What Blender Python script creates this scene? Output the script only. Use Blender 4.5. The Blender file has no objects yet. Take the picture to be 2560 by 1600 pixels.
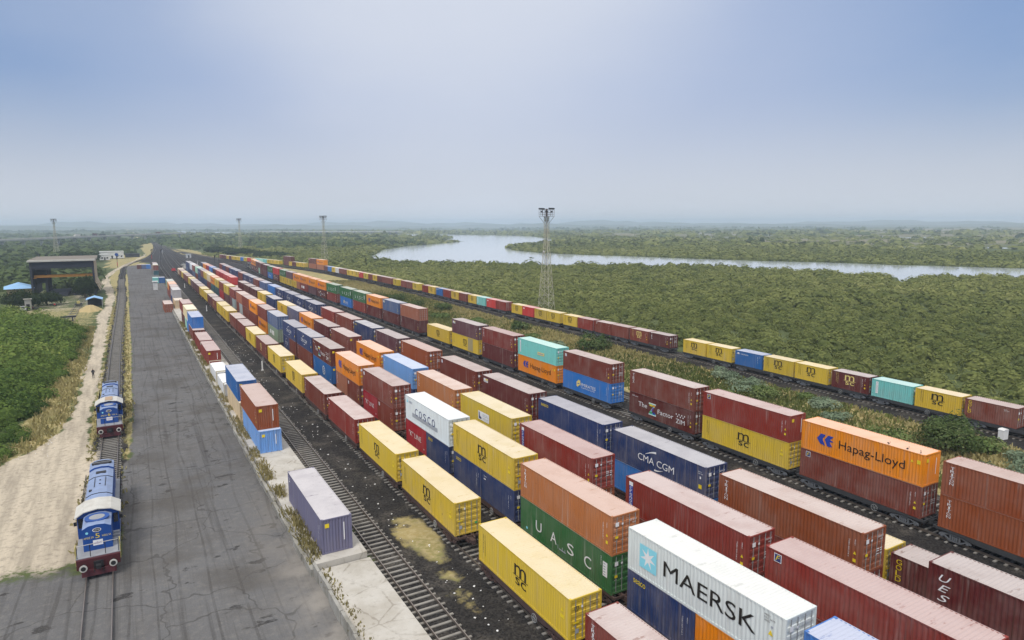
import bpy, bmesh, math, random
import numpy as np
from mathutils import Vector, Matrix

# ------------------------------------------------------------------ scene, camera, light
sc = bpy.context.scene
COL = sc.collection
random.seed(7)
RNG = np.random.default_rng(11)
PI = math.pi
CAM_Z = 26.9
YAW = math.radians(30.2)
PITCH = math.atan(240 / 1660.0)
cam_d = bpy.data.cameras.new("drone_camera")
cam_d.sensor_width = 36.0
cam_d.sensor_fit = 'HORIZONTAL'
cam_d.lens = 36.0 * 1660 / 2560
cam_d.clip_start = 0.5
cam_d.clip_end = 40000
cam = bpy.data.objects.new("drone_camera", cam_d)
COL.objects.link(cam)
cam.matrix_world = (Matrix.Translation((0, 0, CAM_Z)) @ Matrix.Rotation(-YAW, 4, 'Z')
                    @ Matrix.Rotation(PI / 2 - PITCH, 4, 'X') @ Matrix.Rotation(math.radians(-0.25), 4, 'Z'))
sc.camera = cam

SUN_DIR = Vector((-0.52, -0.42, 0.95)).normalized()      # towards the sun
sun_d = bpy.data.lights.new("sun", 'SUN')
sun_d.energy = 1.5
sun_d.angle = math.radians(18)
sun_d.color = (1.0, 0.955, 0.89)
sun = bpy.data.objects.new("sun", sun_d)
COL.objects.link(sun)
sun.rotation_euler = SUN_DIR.to_track_quat('Z', 'Y').to_euler()

world = bpy.data.worlds.new("World")
sc.world = world
world.use_nodes = True


class NT:
    """small helper to wire shader nodes"""
    def __init__(s, tree):
        s.t = tree
        tree.nodes.clear()

    def n(s, typ, inp=None, **kw):
        nd = s.t.nodes.new(typ)
        for k, v in kw.items():
            setattr(nd, k, v)
        for k, v in (inp or {}).items():
            sock = nd.inputs[k]
            if isinstance(v, bpy.types.NodeSocket):
                s.t.links.new(v, sock)
            elif isinstance(v, bpy.types.Node):
                s.t.links.new(v.outputs[0], sock)
            else:
                sock.default_value = v
        return nd

    def mix(s, f, a, b, mode='MIX'):
        nd = s.t.nodes.new('ShaderNodeMix')
        nd.data_type = 'RGBA'
        nd.blend_type = mode
        nd.clamp_factor = True
        for i, v in ((0, f), (6, a), (7, b)):
            if isinstance(v, bpy.types.NodeSocket):
                s.t.links.new(v, nd.inputs[i])
            elif i == 0:
                nd.inputs[i].default_value = v
            else:
                nd.inputs[i].default_value = (*v[:3], 1)
        return nd.outputs[2]

    def math(s, op, a, b=0.0, c=None):
        nd = s.t.nodes.new('ShaderNodeMath')
        nd.operation = op
        for i, v in enumerate((a, b, c)):
            if v is None:
                continue
            if isinstance(v, bpy.types.NodeSocket):
                s.t.links.new(v, nd.inputs[i])
            else:
                nd.inputs[i].default_value = v
        return nd.outputs[0]

    def ramp(s, f, lo, hi, a=0.0, b=1.0):
        nd = s.n('ShaderNodeMapRange', {0: f, 1: lo, 2: hi, 3: a, 4: b}, interpolation_type='SMOOTHSTEP')
        return nd.outputs[0]

    def noise(s, vec, scale, detail=3.0, rough=0.55):
        nd = s.n('ShaderNodeTexNoise', {'Scale': scale, 'Detail': detail, 'Roughness': rough})
        if vec is not None:
            s.t.links.new(vec, nd.inputs['Vector'])
        return nd.outputs[0]


w = NT(world.node_tree)
sky = w.n('ShaderNodeTexSky', sky_type='NISHITA', sun_disc=False, sun_elevation=math.asin(SUN_DIR.z),
          sun_rotation=math.atan2(SUN_DIR.x, SUN_DIR.y), altitude=20.0, air_density=1.0, dust_density=4.0, ozone_density=2.5)
gen = w.n('ShaderNodeTexCoord').outputs['Generated']
# overcast: pale haze low down, blue-grey gaps to the sides, a thin bright patch ahead and a bright even deck overhead
nrm = w.n('ShaderNodeVectorMath', {0: gen}, operation='NORMALIZE').outputs[0]
zup = w.n('ShaderNodeSeparateXYZ', {0: nrm}).outputs[2]
stretch = w.n('ShaderNodeMapping', {0: nrm, 3: (1.5, 1.5, 4.0)}).outputs[0]
cn = w.noise(stretch, 1.6, 5.0, 0.52)
def facing(az, el):
    d_ = (math.sin(az) * math.cos(el), math.cos(az) * math.cos(el), math.sin(el))
    return w.n('ShaderNodeVectorMath', {0: nrm, 1: d_}, operation='DOT_PRODUCT').outputs['Value']
patch = w.ramp(w.math('ADD', facing(math.radians(27), math.radians(26)), w.math('MULTIPLY', w.math('SUBTRACT', cn, 0.5), 0.035)), 0.90, 1.0)
sides = w.ramp(facing(YAW, 0.16), 0.99, 0.80)
blue = w.mix(0.30, (1.75, 2.62, 4.55), sky.outputs[0])
midc = w.mix(sides, (3.1, 3.7, 5.1), blue)
midc = w.mix(w.math('MULTIPLY', w.ramp(cn, 0.35, 0.75), 0.22), midc, (4.0, 4.35, 5.1))
skyc = w.mix(w.ramp(zup, 0.0, 0.20), (4.5, 4.75, 5.2), midc)
skyc = w.mix(w.math('MULTIPLY', patch, 0.72), skyc, (5.3, 5.55, 6.1))
skyc = w.mix(w.ramp(zup, 0.34, 0.75), skyc, (8.6, 8.5, 8.4))
bg = w.n('ShaderNodeBackground', {0: skyc, 1: 0.10})
w.n('ShaderNodeOutputWorld', {0: bg.outputs[0]})

sc.view_settings.view_transform = 'Standard'
sc.view_settings.look = 'None'
sc.view_settings.exposure = 0.5
sc.view_settings.gamma = 1.0
sc.view_settings.use_curve_mapping = False
sc.render.engine = 'CYCLES'
sc.cycles.use_denoising = True
sc.cycles.max_bounces = 5
sc.cycles.diffuse_bounces = 3
sc.cycles.glossy_bounces = 2
sc.cycles.transmission_bounces = 2
sc.cycles.volume_bounces = 1
sc.cycles.transparent_max_bounces = 4
sc.cycles.sample_clamp_indirect = 4.0


# ------------------------------------------------------------------ colours and materials
def lin(c):
    return tuple(((v / 255) / 12.92 if v <= 10 else ((v / 255 + 0.055) / 1.055) ** 2.4) for v in c)


def alb(r, g, b, k=0.80):
    return tuple(min(0.85, v / k) for v in lin((r, g, b)))


PAINT = {k: alb(*v) for k, v in dict(
    yellow=(190, 162, 48), brown=(110, 49, 35), maroon=(84, 33, 31), choc=(86, 25, 19), rust=(130, 66, 34),
    tan=(164, 102, 58), dusty=(150, 92, 68), orange=(222, 128, 12), navy=(34, 52, 94), blue=(40, 108, 178), ltblue=(104, 152, 206),
    deepblue=(20, 84, 142), steel=(72, 92, 130), green=(44, 96, 52), teal=(110, 184, 178), darkteal=(36, 82, 92), purple=(98, 97, 120),
    plum=(92, 56, 62), crimson=(150, 16, 34), red=(120, 42, 32), brightred=(178, 44, 42), white=(200, 205, 208), cream=(214, 198, 160),
    beige=(196, 172, 140), mint=(150, 196, 176), sage=(124, 144, 124), grey=(150, 152, 152), pale=(150, 164, 168)).items()}
INK = {k: alb(*v) for k, v in dict(
    black=(28, 26, 24), white=(226, 228, 230), cream=(222, 196, 120), gold=(226, 190, 40), blue=(38, 62, 150), navy=(48, 58, 104),
    skyblue=(130, 200, 226), red=(206, 60, 60), teal=(90, 190, 190), green=(60, 150, 90), purple=(110, 60, 150), grey=(150, 156, 164),
    patch=(160, 148, 112), orange=(226, 150, 40)).items()}

MATS = {}


def mat(name, build):
    if name in MATS:
        return MATS[name]
    m = bpy.data.materials.new(name)
    m.use_nodes = True
    build(NT(m.node_tree))
    MATS[name] = m
    return m


def out(t, color, rough=0.6, metal=0.0, spec=0.35, normal=None):
    b = t.n('ShaderNodeBsdfPrincipled', {'Roughness': rough, 'Metallic': metal, 'Specular IOR Level': spec})
    if isinstance(color, bpy.types.NodeSocket):
        t.t.links.new(color, b.inputs['Base Color'])
    else:
        b.inputs['Base Color'].default_value = (*color[:3], 1)
    if isinstance(rough, bpy.types.NodeSocket):
        t.t.links.new(rough, b.inputs['Roughness'])
    if normal is not None:
        t.t.links.new(normal, b.inputs['Normal'])
    t.n('ShaderNodeOutputMaterial', {0: b.outputs[0]})
    return b


def obj_vec(t, k=40.0):
    """object coordinates shifted by a random amount per object, so wear never repeats"""
    tc = t.n('ShaderNodeTexCoord').outputs['Object']
    oi = t.n('ShaderNodeObjectInfo')
    r = t.math('MULTIPLY', oi.outputs['Random'], k)
    cmb = t.n('ShaderNodeCombineXYZ', {0: r, 1: r, 2: t.math('MULTIPLY', r, 0.37)})
    v = t.n('ShaderNodeVectorMath', {0: tc, 1: cmb.outputs[0]}, operation='ADD').outputs[0]
    return v, oi


def m_paint(t, worn=0.0):
    v, oi = obj_vec(t)
    base = oi.outputs['Color']
    rnd = t.n('ShaderNodeTexWhiteNoise', {'W': t.math('MULTIPLY', oi.outputs['Random'], 917.0)}, noise_dimensions='1D').outputs[0]
    age = t.ramp(rnd, 0.0, 1.0, 0.45, 1.15)
    big = t.noise(v, 0.45, 4, 0.6)
    c = t.mix(t.math('MULTIPLY', t.ramp(big, 0.32, 0.72), t.math('MULTIPLY', age, 0.42)), base, t.mix(0.48, base, (0.40, 0.35, 0.31)))
    sv = t.n('ShaderNodeMapping', {0: v, 3: (3.6, 3.6, 0.13)}).outputs[0]
    st = t.noise(sv, 2.0, 5, 0.66)
    c = t.mix(t.math('MULTIPLY', t.ramp(st, 0.47, 0.74), t.math('MULTIPLY', age, 0.60 + worn * 0.3)), c, t.mix(0.70, base, (0.10, 0.06, 0.04)))
    s2 = t.noise(t.n('ShaderNodeMapping', {0: v, 3: (1.4, 1.4, 0.10)}).outputs[0], 1.6, 3, 0.6)
    c = t.mix(t.math('MULTIPLY', t.ramp(s2, 0.56, 0.74), 0.26), c, (0.46, 0.42, 0.38))
    sp = t.noise(v, 2.6, 6, 0.72)
    c = t.mix(t.math('MULTIPLY', t.ramp(sp, 0.635 - worn * 0.09, 0.70), t.math('MULTIPLY', age, 0.7)), c, (0.13, 0.06, 0.032))
    out(t, c, t.ramp(big, 0.3, 0.8, 0.5, 0.7), 0, 0.25)


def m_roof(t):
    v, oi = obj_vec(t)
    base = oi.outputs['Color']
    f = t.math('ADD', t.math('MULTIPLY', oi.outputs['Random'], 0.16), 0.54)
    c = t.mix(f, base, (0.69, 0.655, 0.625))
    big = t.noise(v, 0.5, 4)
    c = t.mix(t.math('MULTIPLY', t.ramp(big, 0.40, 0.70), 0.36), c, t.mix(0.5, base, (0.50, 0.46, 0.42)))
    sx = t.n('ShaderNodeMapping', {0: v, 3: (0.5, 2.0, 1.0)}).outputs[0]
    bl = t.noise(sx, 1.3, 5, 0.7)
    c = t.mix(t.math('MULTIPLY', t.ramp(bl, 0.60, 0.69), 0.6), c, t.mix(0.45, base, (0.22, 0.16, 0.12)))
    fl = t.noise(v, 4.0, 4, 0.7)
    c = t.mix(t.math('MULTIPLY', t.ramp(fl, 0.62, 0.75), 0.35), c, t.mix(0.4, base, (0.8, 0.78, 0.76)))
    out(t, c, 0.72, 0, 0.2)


def m_flat(c, rough=0.6, metal=0.0, var=0.25, scale=2.0, dirt=(0.09, 0.07, 0.055)):
    def f(t):
        v, oi = obj_vec(t)
        nz = t.noise(v, scale, 4, 0.6)
        out(t, t.mix(t.math('MULTIPLY', t.ramp(nz, 0.35, 0.8), var), c, t.mix(0.6, c, dirt)), rough, metal)
    return f


M_PAINT = mat("container_paint", lambda t: m_paint(t, 0))
M_WORN = mat("container_frame_paint", lambda t: m_paint(t, 0.5))
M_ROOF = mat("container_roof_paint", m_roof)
M_FLOOR = mat("container_underside", m_flat((0.03, 0.028, 0.026), 0.8))
M_BAR = mat("galvanised_steel", m_flat((0.42, 0.43, 0.43), 0.45, 0.4))
M_INK = {k: mat("ink_" + k, m_flat(v, 0.55, 0, 0.16, 1.2)) for k, v in INK.items()}
M_WAGON_R = mat("rusty_wagon_steel", m_flat((0.085, 0.052, 0.045), 0.8, 0, 0.6, 1.5, (0.02, 0.016, 0.014)))
M_WAGON_G = mat("dark_wagon_steel", m_flat((0.05, 0.052, 0.056), 0.75, 0, 0.5, 1.5, (0.014, 0.012, 0.011)))
M_BOGIE_G = mat("grey_bogie_steel", m_flat((0.13, 0.14, 0.155), 0.7, 0, 0.5, 1.5, (0.03, 0.026, 0.022)))
M_WHEEL = mat("wheel_steel", m_flat((0.06, 0.05, 0.045), 0.5, 0.5, 0.4))
M_RAIL = mat("rail_steel", m_flat((0.30, 0.26, 0.23), 0.35, 0.75, 0.5, 0.8, (0.10, 0.06, 0.04)))
M_SLEEPER = mat("concrete_sleeper", m_flat((0.27, 0.255, 0.23), 0.9, 0, 0.85, 0.9, (0.07, 0.06, 0.05)))


# ------------------------------------------------------------------ mesh helpers
class MB:
    """collects polygons and links them as ONE mesh object"""
    def __init__(s):
        s.v, s.f, s.m = [], [], []

    def poly(s, pts, m=0):
        i = len(s.v)
        s.v += [tuple(p) for p in pts]
        s.f.append(tuple(range(i, i + len(pts))))
        s.m.append(m)

    def raw(s, vs, fs, m=0):
        i = len(s.v)
        s.v += [tuple(p) for p in vs]
        for f in fs:
            s.f.append(tuple(i + k for k in f))
            s.m.append(m)

    def box(s, x0, x1, y0, y1, z0, z1, m=0):
        v = [(x0, y0, z0), (x1, y0, z0), (x1, y1, z0), (x0, y1, z0), (x0, y0, z1), (x1, y0, z1), (x1, y1, z1), (x0, y1, z1)]
        s.raw(v, [(0, 3, 2, 1), (4, 5, 6, 7), (0, 1, 5, 4), (1, 2, 6, 5), (2, 3, 7, 6), (3, 0, 4, 7)], m)

    def bar(s, a, b, r=0.03, m=0, r2=None, n=4):
        a, b = Vector(a), Vector(b)
        d = (b - a)
        if d.length < 1e-6:
            return
        d.normalize()
        u = d.orthogonal().normalized()
        if abs(d.z) < 0.99:
            u = Vector((0, 0, 1)).cross(d).normalized()
        w_ = d.cross(u)
        r2 = r if r2 is None else r2
        vs = []
        for p, rr in ((a, r), (b, r2)):
            for k in range(n):
                an = 2 * PI * (k + 0.5) / n
                vs.append(p + u * math.cos(an) * rr + w_ * math.sin(an) * rr)
        fs = [(k, (k + 1) % n, n + (k + 1) % n, n + k) for k in range(n)]
        fs += [tuple(range(n))[::-1], tuple(range(n, 2 * n))]
        s.raw(vs, fs, m)

    def cyl(s, a, b, r, n=12, m=0, r2=None):
        s.bar(a, b, r, m, r2, n)

    def prism(s, pts, axis, lo, hi, m=0):
        """extrude a 2-D outline along an axis: x -> outline is (y,z); y -> (x,z); z -> (x,y)"""
        n = len(pts)
        def P(p, w_):
            return {'x': (w_, p[0], p[1]), 'y': (p[0], w_, p[1]), 'z': (p[0], p[1], w_)}[axis]
        vs = [P(p, lo) for p in pts] + [P(p, hi) for p in pts]
        fs = [tuple(range(n))[::-1], tuple(range(n, 2 * n))] + [(k, (k + 1) % n, n + (k + 1) % n, n + k) for k in range(n)]
        s.raw(vs, fs, m)

    def mesh(s, name, mats, smooth=False):
        me = bpy.data.meshes.new(name)
        me.from_pydata(s.v, [], s.f)
        for m in (mats if isinstance(mats, (list, tuple)) else [mats]):
            me.materials.append(m)
        me.polygons.foreach_set('material_index', s.m)
        if smooth:
            me.polygons.foreach_set('use_smooth', [True] * len(s.f))
        me.update()
        return me


def link(name, me, parent=None, loc=None, rz=0.0, color=None):
    o = bpy.data.objects.new(name, me)
    COL.objects.link(o)
    if parent is not None:
        o.parent = parent
    if loc is not None:
        o.location = loc
    if rz:
        o.rotation_euler = (0, 0, rz)
    if color is not None:
        o.color = (*color[:3], 1)
    return o


def obj(name, mb, mats, parent=None, loc=None, rz=0.0, smooth=False, color=None):
    return link(name, mb.mesh(name, mats, smooth), parent, loc, rz, color)


def tag(o, label=None, cat=None, group=None, kind=None):
    for k, v in (('label', label), ('category', cat), ('group', group), ('kind', kind)):
        if v:
            o[k] = v
    return o


def empty(name, loc, rz=0.0, label=None, cat=None, group=None):
    return tag(link(name, None, None, loc, rz), label, cat, group)


def np_mesh(name, verts, quads, mats, attr=None):
    """fast mesh from numpy arrays of quads"""
    me = bpy.data.meshes.new(name)
    nv, nf = len(verts), len(quads)
    k = quads.shape[1]
    me.vertices.add(nv)
    me.vertices.foreach_set('co', np.ascontiguousarray(verts, dtype=np.float32).ravel())
    me.loops.add(nf * k)
    me.loops.foreach_set('vertex_index', np.ascontiguousarray(quads, dtype=np.int32).ravel())
    me.polygons.add(nf)
    me.polygons.foreach_set('loop_start', np.arange(nf, dtype=np.int32) * k)
    for nm, (dom, arr) in (attr or {}).items():
        a = me.attributes.new(nm, 'FLOAT', dom)
        a.data.foreach_set('value', np.ascontiguousarray(arr, dtype=np.float32))
    for m in (mats if isinstance(mats, (list, tuple)) else [mats]):
        me.materials.append(m)
    me.update(calc_edges=True)
    return me


def lerp(tab, t):
    return float(np.interp(t, [a for a, b in tab], [b for a, b in tab]))


def smooth_path(pts, step=4.0):
    """Catmull-Rom through points given as (t along the yard, s across); returns dense [(s,t)]"""
    p = [np.array((b, a), float) for a, b in pts]
    p = [2 * p[0] - p[1]] + p + [2 * p[-1] - p[-2]]
    res = []
    for i in range(1, len(p) - 2):
        n = max(2, int(np.linalg.norm(p[i + 1] - p[i]) / step))
        for k in range(n):
            u = k / n
            res.append(0.5 * ((2 * p[i]) + (-p[i - 1] + p[i + 1]) * u + (2 * p[i - 1] - 5 * p[i] + 4 * p[i + 1] - p[i + 2]) * u * u
                              + (-p[i - 1] + 3 * p[i] - 3 * p[i + 1] + p[i + 2]) * u ** 3))
    res.append(p[-2])
    return np.array(res)


class Path:
    """a track centre line: position and heading at a place t along the yard"""
    def __init__(s, pts):
        s.p = smooth_path(pts)
        d = np.linalg.norm(np.diff(s.p, axis=0), axis=1)
        s.a = np.concatenate([[0], np.cumsum(d)])

    def arc_at_t(s, t):
        return float(np.interp(t, s.p[:, 1], s.a))

    def at(s, a):
        x = float(np.interp(a, s.a, s.p[:, 0])); y = float(np.interp(a, s.a, s.p[:, 1]))
        x2 = float(np.interp(a + 1, s.a, s.p[:, 0])); y2 = float(np.interp(a + 1, s.a, s.p[:, 1]))
        if a + 1 > s.a[-1]:
            x2, y2 = x + (s.p[-1, 0] - s.p[-2, 0]), y + (s.p[-1, 1] - s.p[-2, 1])
        return x, y, -math.atan2(x2 - x, y2 - y)

# ------------------------------------------------------------------ the yard in plan: (t along the tracks, s across)
T_LOCO = Path([(-80, -3.4), (0, -3.4), (60, -3.45), (100, -3.2), (163, -3.05), (285, -1.9), (368, -1.9), (441, -1.2), (509, 0.2), (554, 4.2), (600, 11.5), (680, 20.5), (800, 28), (1000, 37.5), (1120, 40), (1400, 44)])
T_SIDE = Path([(-80, 16.4), (0, 16.5), (40, 16.65), (95, 17.1), (208, 17.9), (345, 19.1), (420, 19.9), (505, 21.2), (600, 25), (720, 31), (900, 37), (1120, 41.5), (1400, 45.5)])
def poly3(c, dx, t1, tail):
    return Path([(t, float(np.polyval(c, t)) + dx) for t in list(range(-80, int(t1), 40))] + tail)
cB = [-6.342e-08, 4.681e-05, -0.002178, 21.95 + 0.06]
cC = [-9.941e-08, 6.709e-05, -0.005527, 27.67]
cD = [-6.424e-08, 4.612e-05, -0.001291, 33.26]
cE = [8.995e-09, 6.867e-06, 0.005014, 39.81]
cF = [1.417e-07, -7.843e-05, 0.02011, 57.85]
T_B = poly3(cB, 1.22, 430, [(480, 25.9), (600, 29), (720, 33), (900, 38), (1120, 43), (1400, 47)])
T_C = poly3(cC, 1.22, 430, [(480, 31.6), (600, 34.5), (720, 37), (900, 40), (1120, 43.6), (1400, 48)])
T_D = poly3(cD, 1.22, 430, [(480, 39.5), (600, 40.5), (720, 41), (900, 42.5), (1120, 44.5), (1400, 49)])
T_E = poly3(cE, 1.22, 430, [(480, 45.5), (600, 44.5), (720, 43.5), (900, 43.6), (1120, 45.3), (1400, 50)])
T_H = Path([(-80, 46.2), (0, 46.3), (100, 46.7), (200, 47.6), (300, 48.8), (400, 50), (480, 50.2), (600, 47.5), (760, 45), (1000, 45.4)])
T_F = poly3(cF, 1.22, 400, [(430, 66.8), (480, 68.2), (560, 66), (680, 57), (800, 50), (1000, 46.5)])
T_F2 = Path([(-80, 64.8), (0, 65.2), (100, 66.2), (200, 68), (300, 69.6), (400, 72), (480, 74), (560, 70.5), (680, 60), (800, 52), (1000, 47)])
T_G = Path([(-80, 91.5), (-20, 93.6), (40, 95.6), (100, 96.9), (175, 98), (250, 99.8), (300, 100.2), (350, 99.8), (390, 98.2), (430, 93), (470, 85.2), (525, 73.5), (605, 63), (660, 58), (760, 51.5), (1000, 47.5)])


def path_s(P, T):
    return np.interp(T, P.p[:, 1], P.p[:, 0])


def gjit(S, T, k=1.0):
    return k * (0.55 * np.sin(S * 0.9 + T * 0.31 + 1.3) * np.sin(T * 0.47 - S * 0.2) + 0.35 * np.sin(T * 1.13 + S * 0.7) + 0.3 * np.sin(T * 0.13 + 2.0))


def grow(a, b, step, end, r=1.22):
    res = list(np.arange(a, b + 1e-6, step))
    st = step
    while res[-1] < end:
        st *= r
        res.append(res[-1] + st)
    return res


gx = sorted(set([-x for x in grow(24, 24, 2.0, 8500)] + list(np.arange(-24, 24, 0.7)) + grow(24, 112, 1.5, 8500)))
gt = sorted(set([-x for x in grow(30, 30, 6, 3000)] + list(np.arange(-30, 24, 3)) + list(np.arange(24, 140, 0.8)) + list(np.arange(140, 320, 2)) + grow(320, 760, 5, 8500)))
GX, GT = np.meshgrid(np.array(gx), np.array(gt))
S, T = GX.ravel(), GT.ravel()
I = lambda tab: np.interp(T, [a for a, b in tab], [b for a, b in tab])
def band(lo, hi, soft=0.8, j=1.0):
    jj = gjit(S, T, j)
    return np.clip((S - lo + jj) / soft + 0.5, 0, 1) * np.clip((hi - S + jj) / soft + 0.5, 0, 1)
roadL = I([(0, -40), (70, -34), (86, -20), (92, -13.6), (98, -10.3), (103, -8.9), (112, -8.1), (150, -7.9), (205, -7.8), (235, -8.2), (260, -7.0), (297, -6.6), (337, -8.4), (398, -10.8), (455, -7.8), (540, 0), (600, 7), (700, 16)])
roadR = I([(0, -5.7), (85, -5.7), (116, -5.7), (157, -5.1), (204, -5.3), (233, -4.9), (277, -4.1), (317, -4.3), (356, -6.1), (405, -7.6), (465, -4.6), (540, 3), (600, 9), (700, 18)])
aspL = I([(0, -6.0), (58, -6.0), (60.5, -2.1), (74, -2.0), (84, -1.8), (87, -1.0), (117, -0.5), (163, -0.1), (209, 0.1), (275, 0.5), (399, 1.1), (487, 0.8), (520, 2)])
aspR = I([(0, 10.9), (50, 10.9), (100, 11.4), (180, 12.2), (240, 14.5), (300, 15), (450, 16), (520, 18)])
gS, fS, lS = path_s(T_G, T), path_s(T_F, T), path_s(T_LOCO, T)
a_asph = band(aspL, aspR, 0.7, 0.35) * (T < 522 + gjit(S, T, 4))
corner = np.clip((61.5 - T + gjit(S, T, 1.6)) / 5.0 + 0.5, 0, 1) * np.clip((-4.5 - S) / 1.0, 0, 1)
a_asph = np.maximum(a_asph, corner * 0.72)
a_dirt = band(roadL, roadR, 1.0, 0.7) * (T < 720) * (1 - corner)
apron = band(-34 + 0 * S, -9.5 + gjit(S, T, 1.0), 2, 1.5) * np.clip((T - 250) / 6, 0, 1) * np.clip((342 - T) / 8, 0, 1)
a_dirt = np.maximum(a_dirt, apron * 0.42)
a_dirt = np.maximum(a_dirt, band(-7 + 0 * S, -4.2 + 0 * S, 0.6, 0.3) * (T < 92) * (T > 61) * (1 - corner))
ball_l = np.where(T < 560, 15.4, I([(560, 9), (635, 17), (807, 27), (1046, 36), (1400, 42)]))
ball_r = np.where(T < 470, np.maximum(fS + 8.5, 66.5), I([(470, 76), (560, 71), (635, 58), (700, 47), (880, 46.5), (1110, 45), (1400, 50)]))
a_ball = band(ball_l, ball_r, 1.5, 0.8)
a_ball = np.maximum(a_ball, band(gS - 4.6, gS + 3.0, 1.2, 0.5) * (T < 760))
loco_bed = band(lS - 1.75, lS + 1.75, 0.8, 0.45)
a_ball = np.maximum(a_ball, loco_bed * np.clip((T - 60) / 6, 0.0, 1) * 0.86)
a_dry = np.maximum(band(roadR, lS - 1.2, 0.8, 0.5), band(lS + 1.2, aspL, 0.7, 0.4)) * (T > 62) * (1 - 0.55 * loco_bed)
strip = band(ball_r - 0.5, gS - 4.0, 2.0, 1.4) * (T < 640)
a_dry = np.maximum(a_dry, strip)
a_dry = np.maximum(a_dry, band(-34 + 0 * S, -8.5 + gjit(S, T, 1.0), 3, 2) * np.clip((T - 205) / 8, 0, 1) * np.clip((270 - T) / 8, 0, 1) * 0.55)
a_dry = np.maximum(a_dry, band(-11.5 - 0.02 * T, roadL, 2.0, 1.0) * np.clip((T - 88) / 4, 0, 1) * np.clip((190 - T) / 30, 0, 1) * 0.85)
far_l = band(ball_r - 2, ball_r + 22, 5, 3) * np.clip((T - 560) / 60, 0, 1) * np.clip((900 - T) / 90, 0, 1)
a_dry = np.maximum(a_dry, far_l * 0.9)
sand_hill = band(-11 + 0 * S, 14 + 0 * S, 6, 4) * np.clip((T - 470) / 50, 0, 1) * np.clip((760 - T) / 80, 0, 1) * (S < ball_l)
a_dry = np.maximum(a_dry, sand_hill)
sandp = np.exp(-(((S - 20.3) / 1.9) ** 2 + ((T - 51.5) / 5.5) ** 2) ** 2) * (0.75 + gjit(S * 2, T * 2, 0.35)) + np.exp(-(((S - 19.6) / 1.7) ** 2 + ((T - 41.5) / 4.5) ** 2) ** 2) * (0.35 + gjit(S * 2, T * 2, 0.4))
a_ball = a_ball * (1 - np.clip(sandp, 0, 1))
a_dry = np.maximum(a_dry, np.clip(sandp * 4, 0, 1))
a_dry = np.maximum(a_dry, np.exp(-(((S - 20.3) / 1.9) ** 2 + ((T - 51.5) / 5.5) ** 2) ** 2) * 0.9 * (0.6 + gjit(S * 2, T * 2, 0.6)))
a_dry = np.maximum(a_dry, np.exp(-(((S - 19.6) / 1.7) ** 2 + ((T - 41.5) / 4.5) ** 2) ** 2) * 0.55)
fld = np.clip((S - 560 - 0.2 * T) / 120, 0, 1) * np.clip((T - 330) / 120, 0, 1) * np.clip((1700 - T) / 300, 0, 1)
a_field = fld * (0.6 + 0.4 * np.sin(S * 0.011 + T * 0.006))
inyard = ((S > -9) & (S < gS + 5) & (T < 620)) | ((S > ball_l - 12) & (S < ball_r + 14) & (T < 1200))
Z = np.where(inyard, 0.0, -0.5)
Z = np.where((S < -9) & (T < 350), -0.05, Z)
gz = Z.copy()
verts = np.stack([S, T, gz], 1)
nx, nt = len(gx), len(gt)
idx = np.arange(nx * nt).reshape(nt, nx)
quads = np.stack([idx[:-1, :-1], idx[:-1, 1:], idx[1:, 1:], idx[1:, :-1]], -1).reshape(-1, 4)


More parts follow.
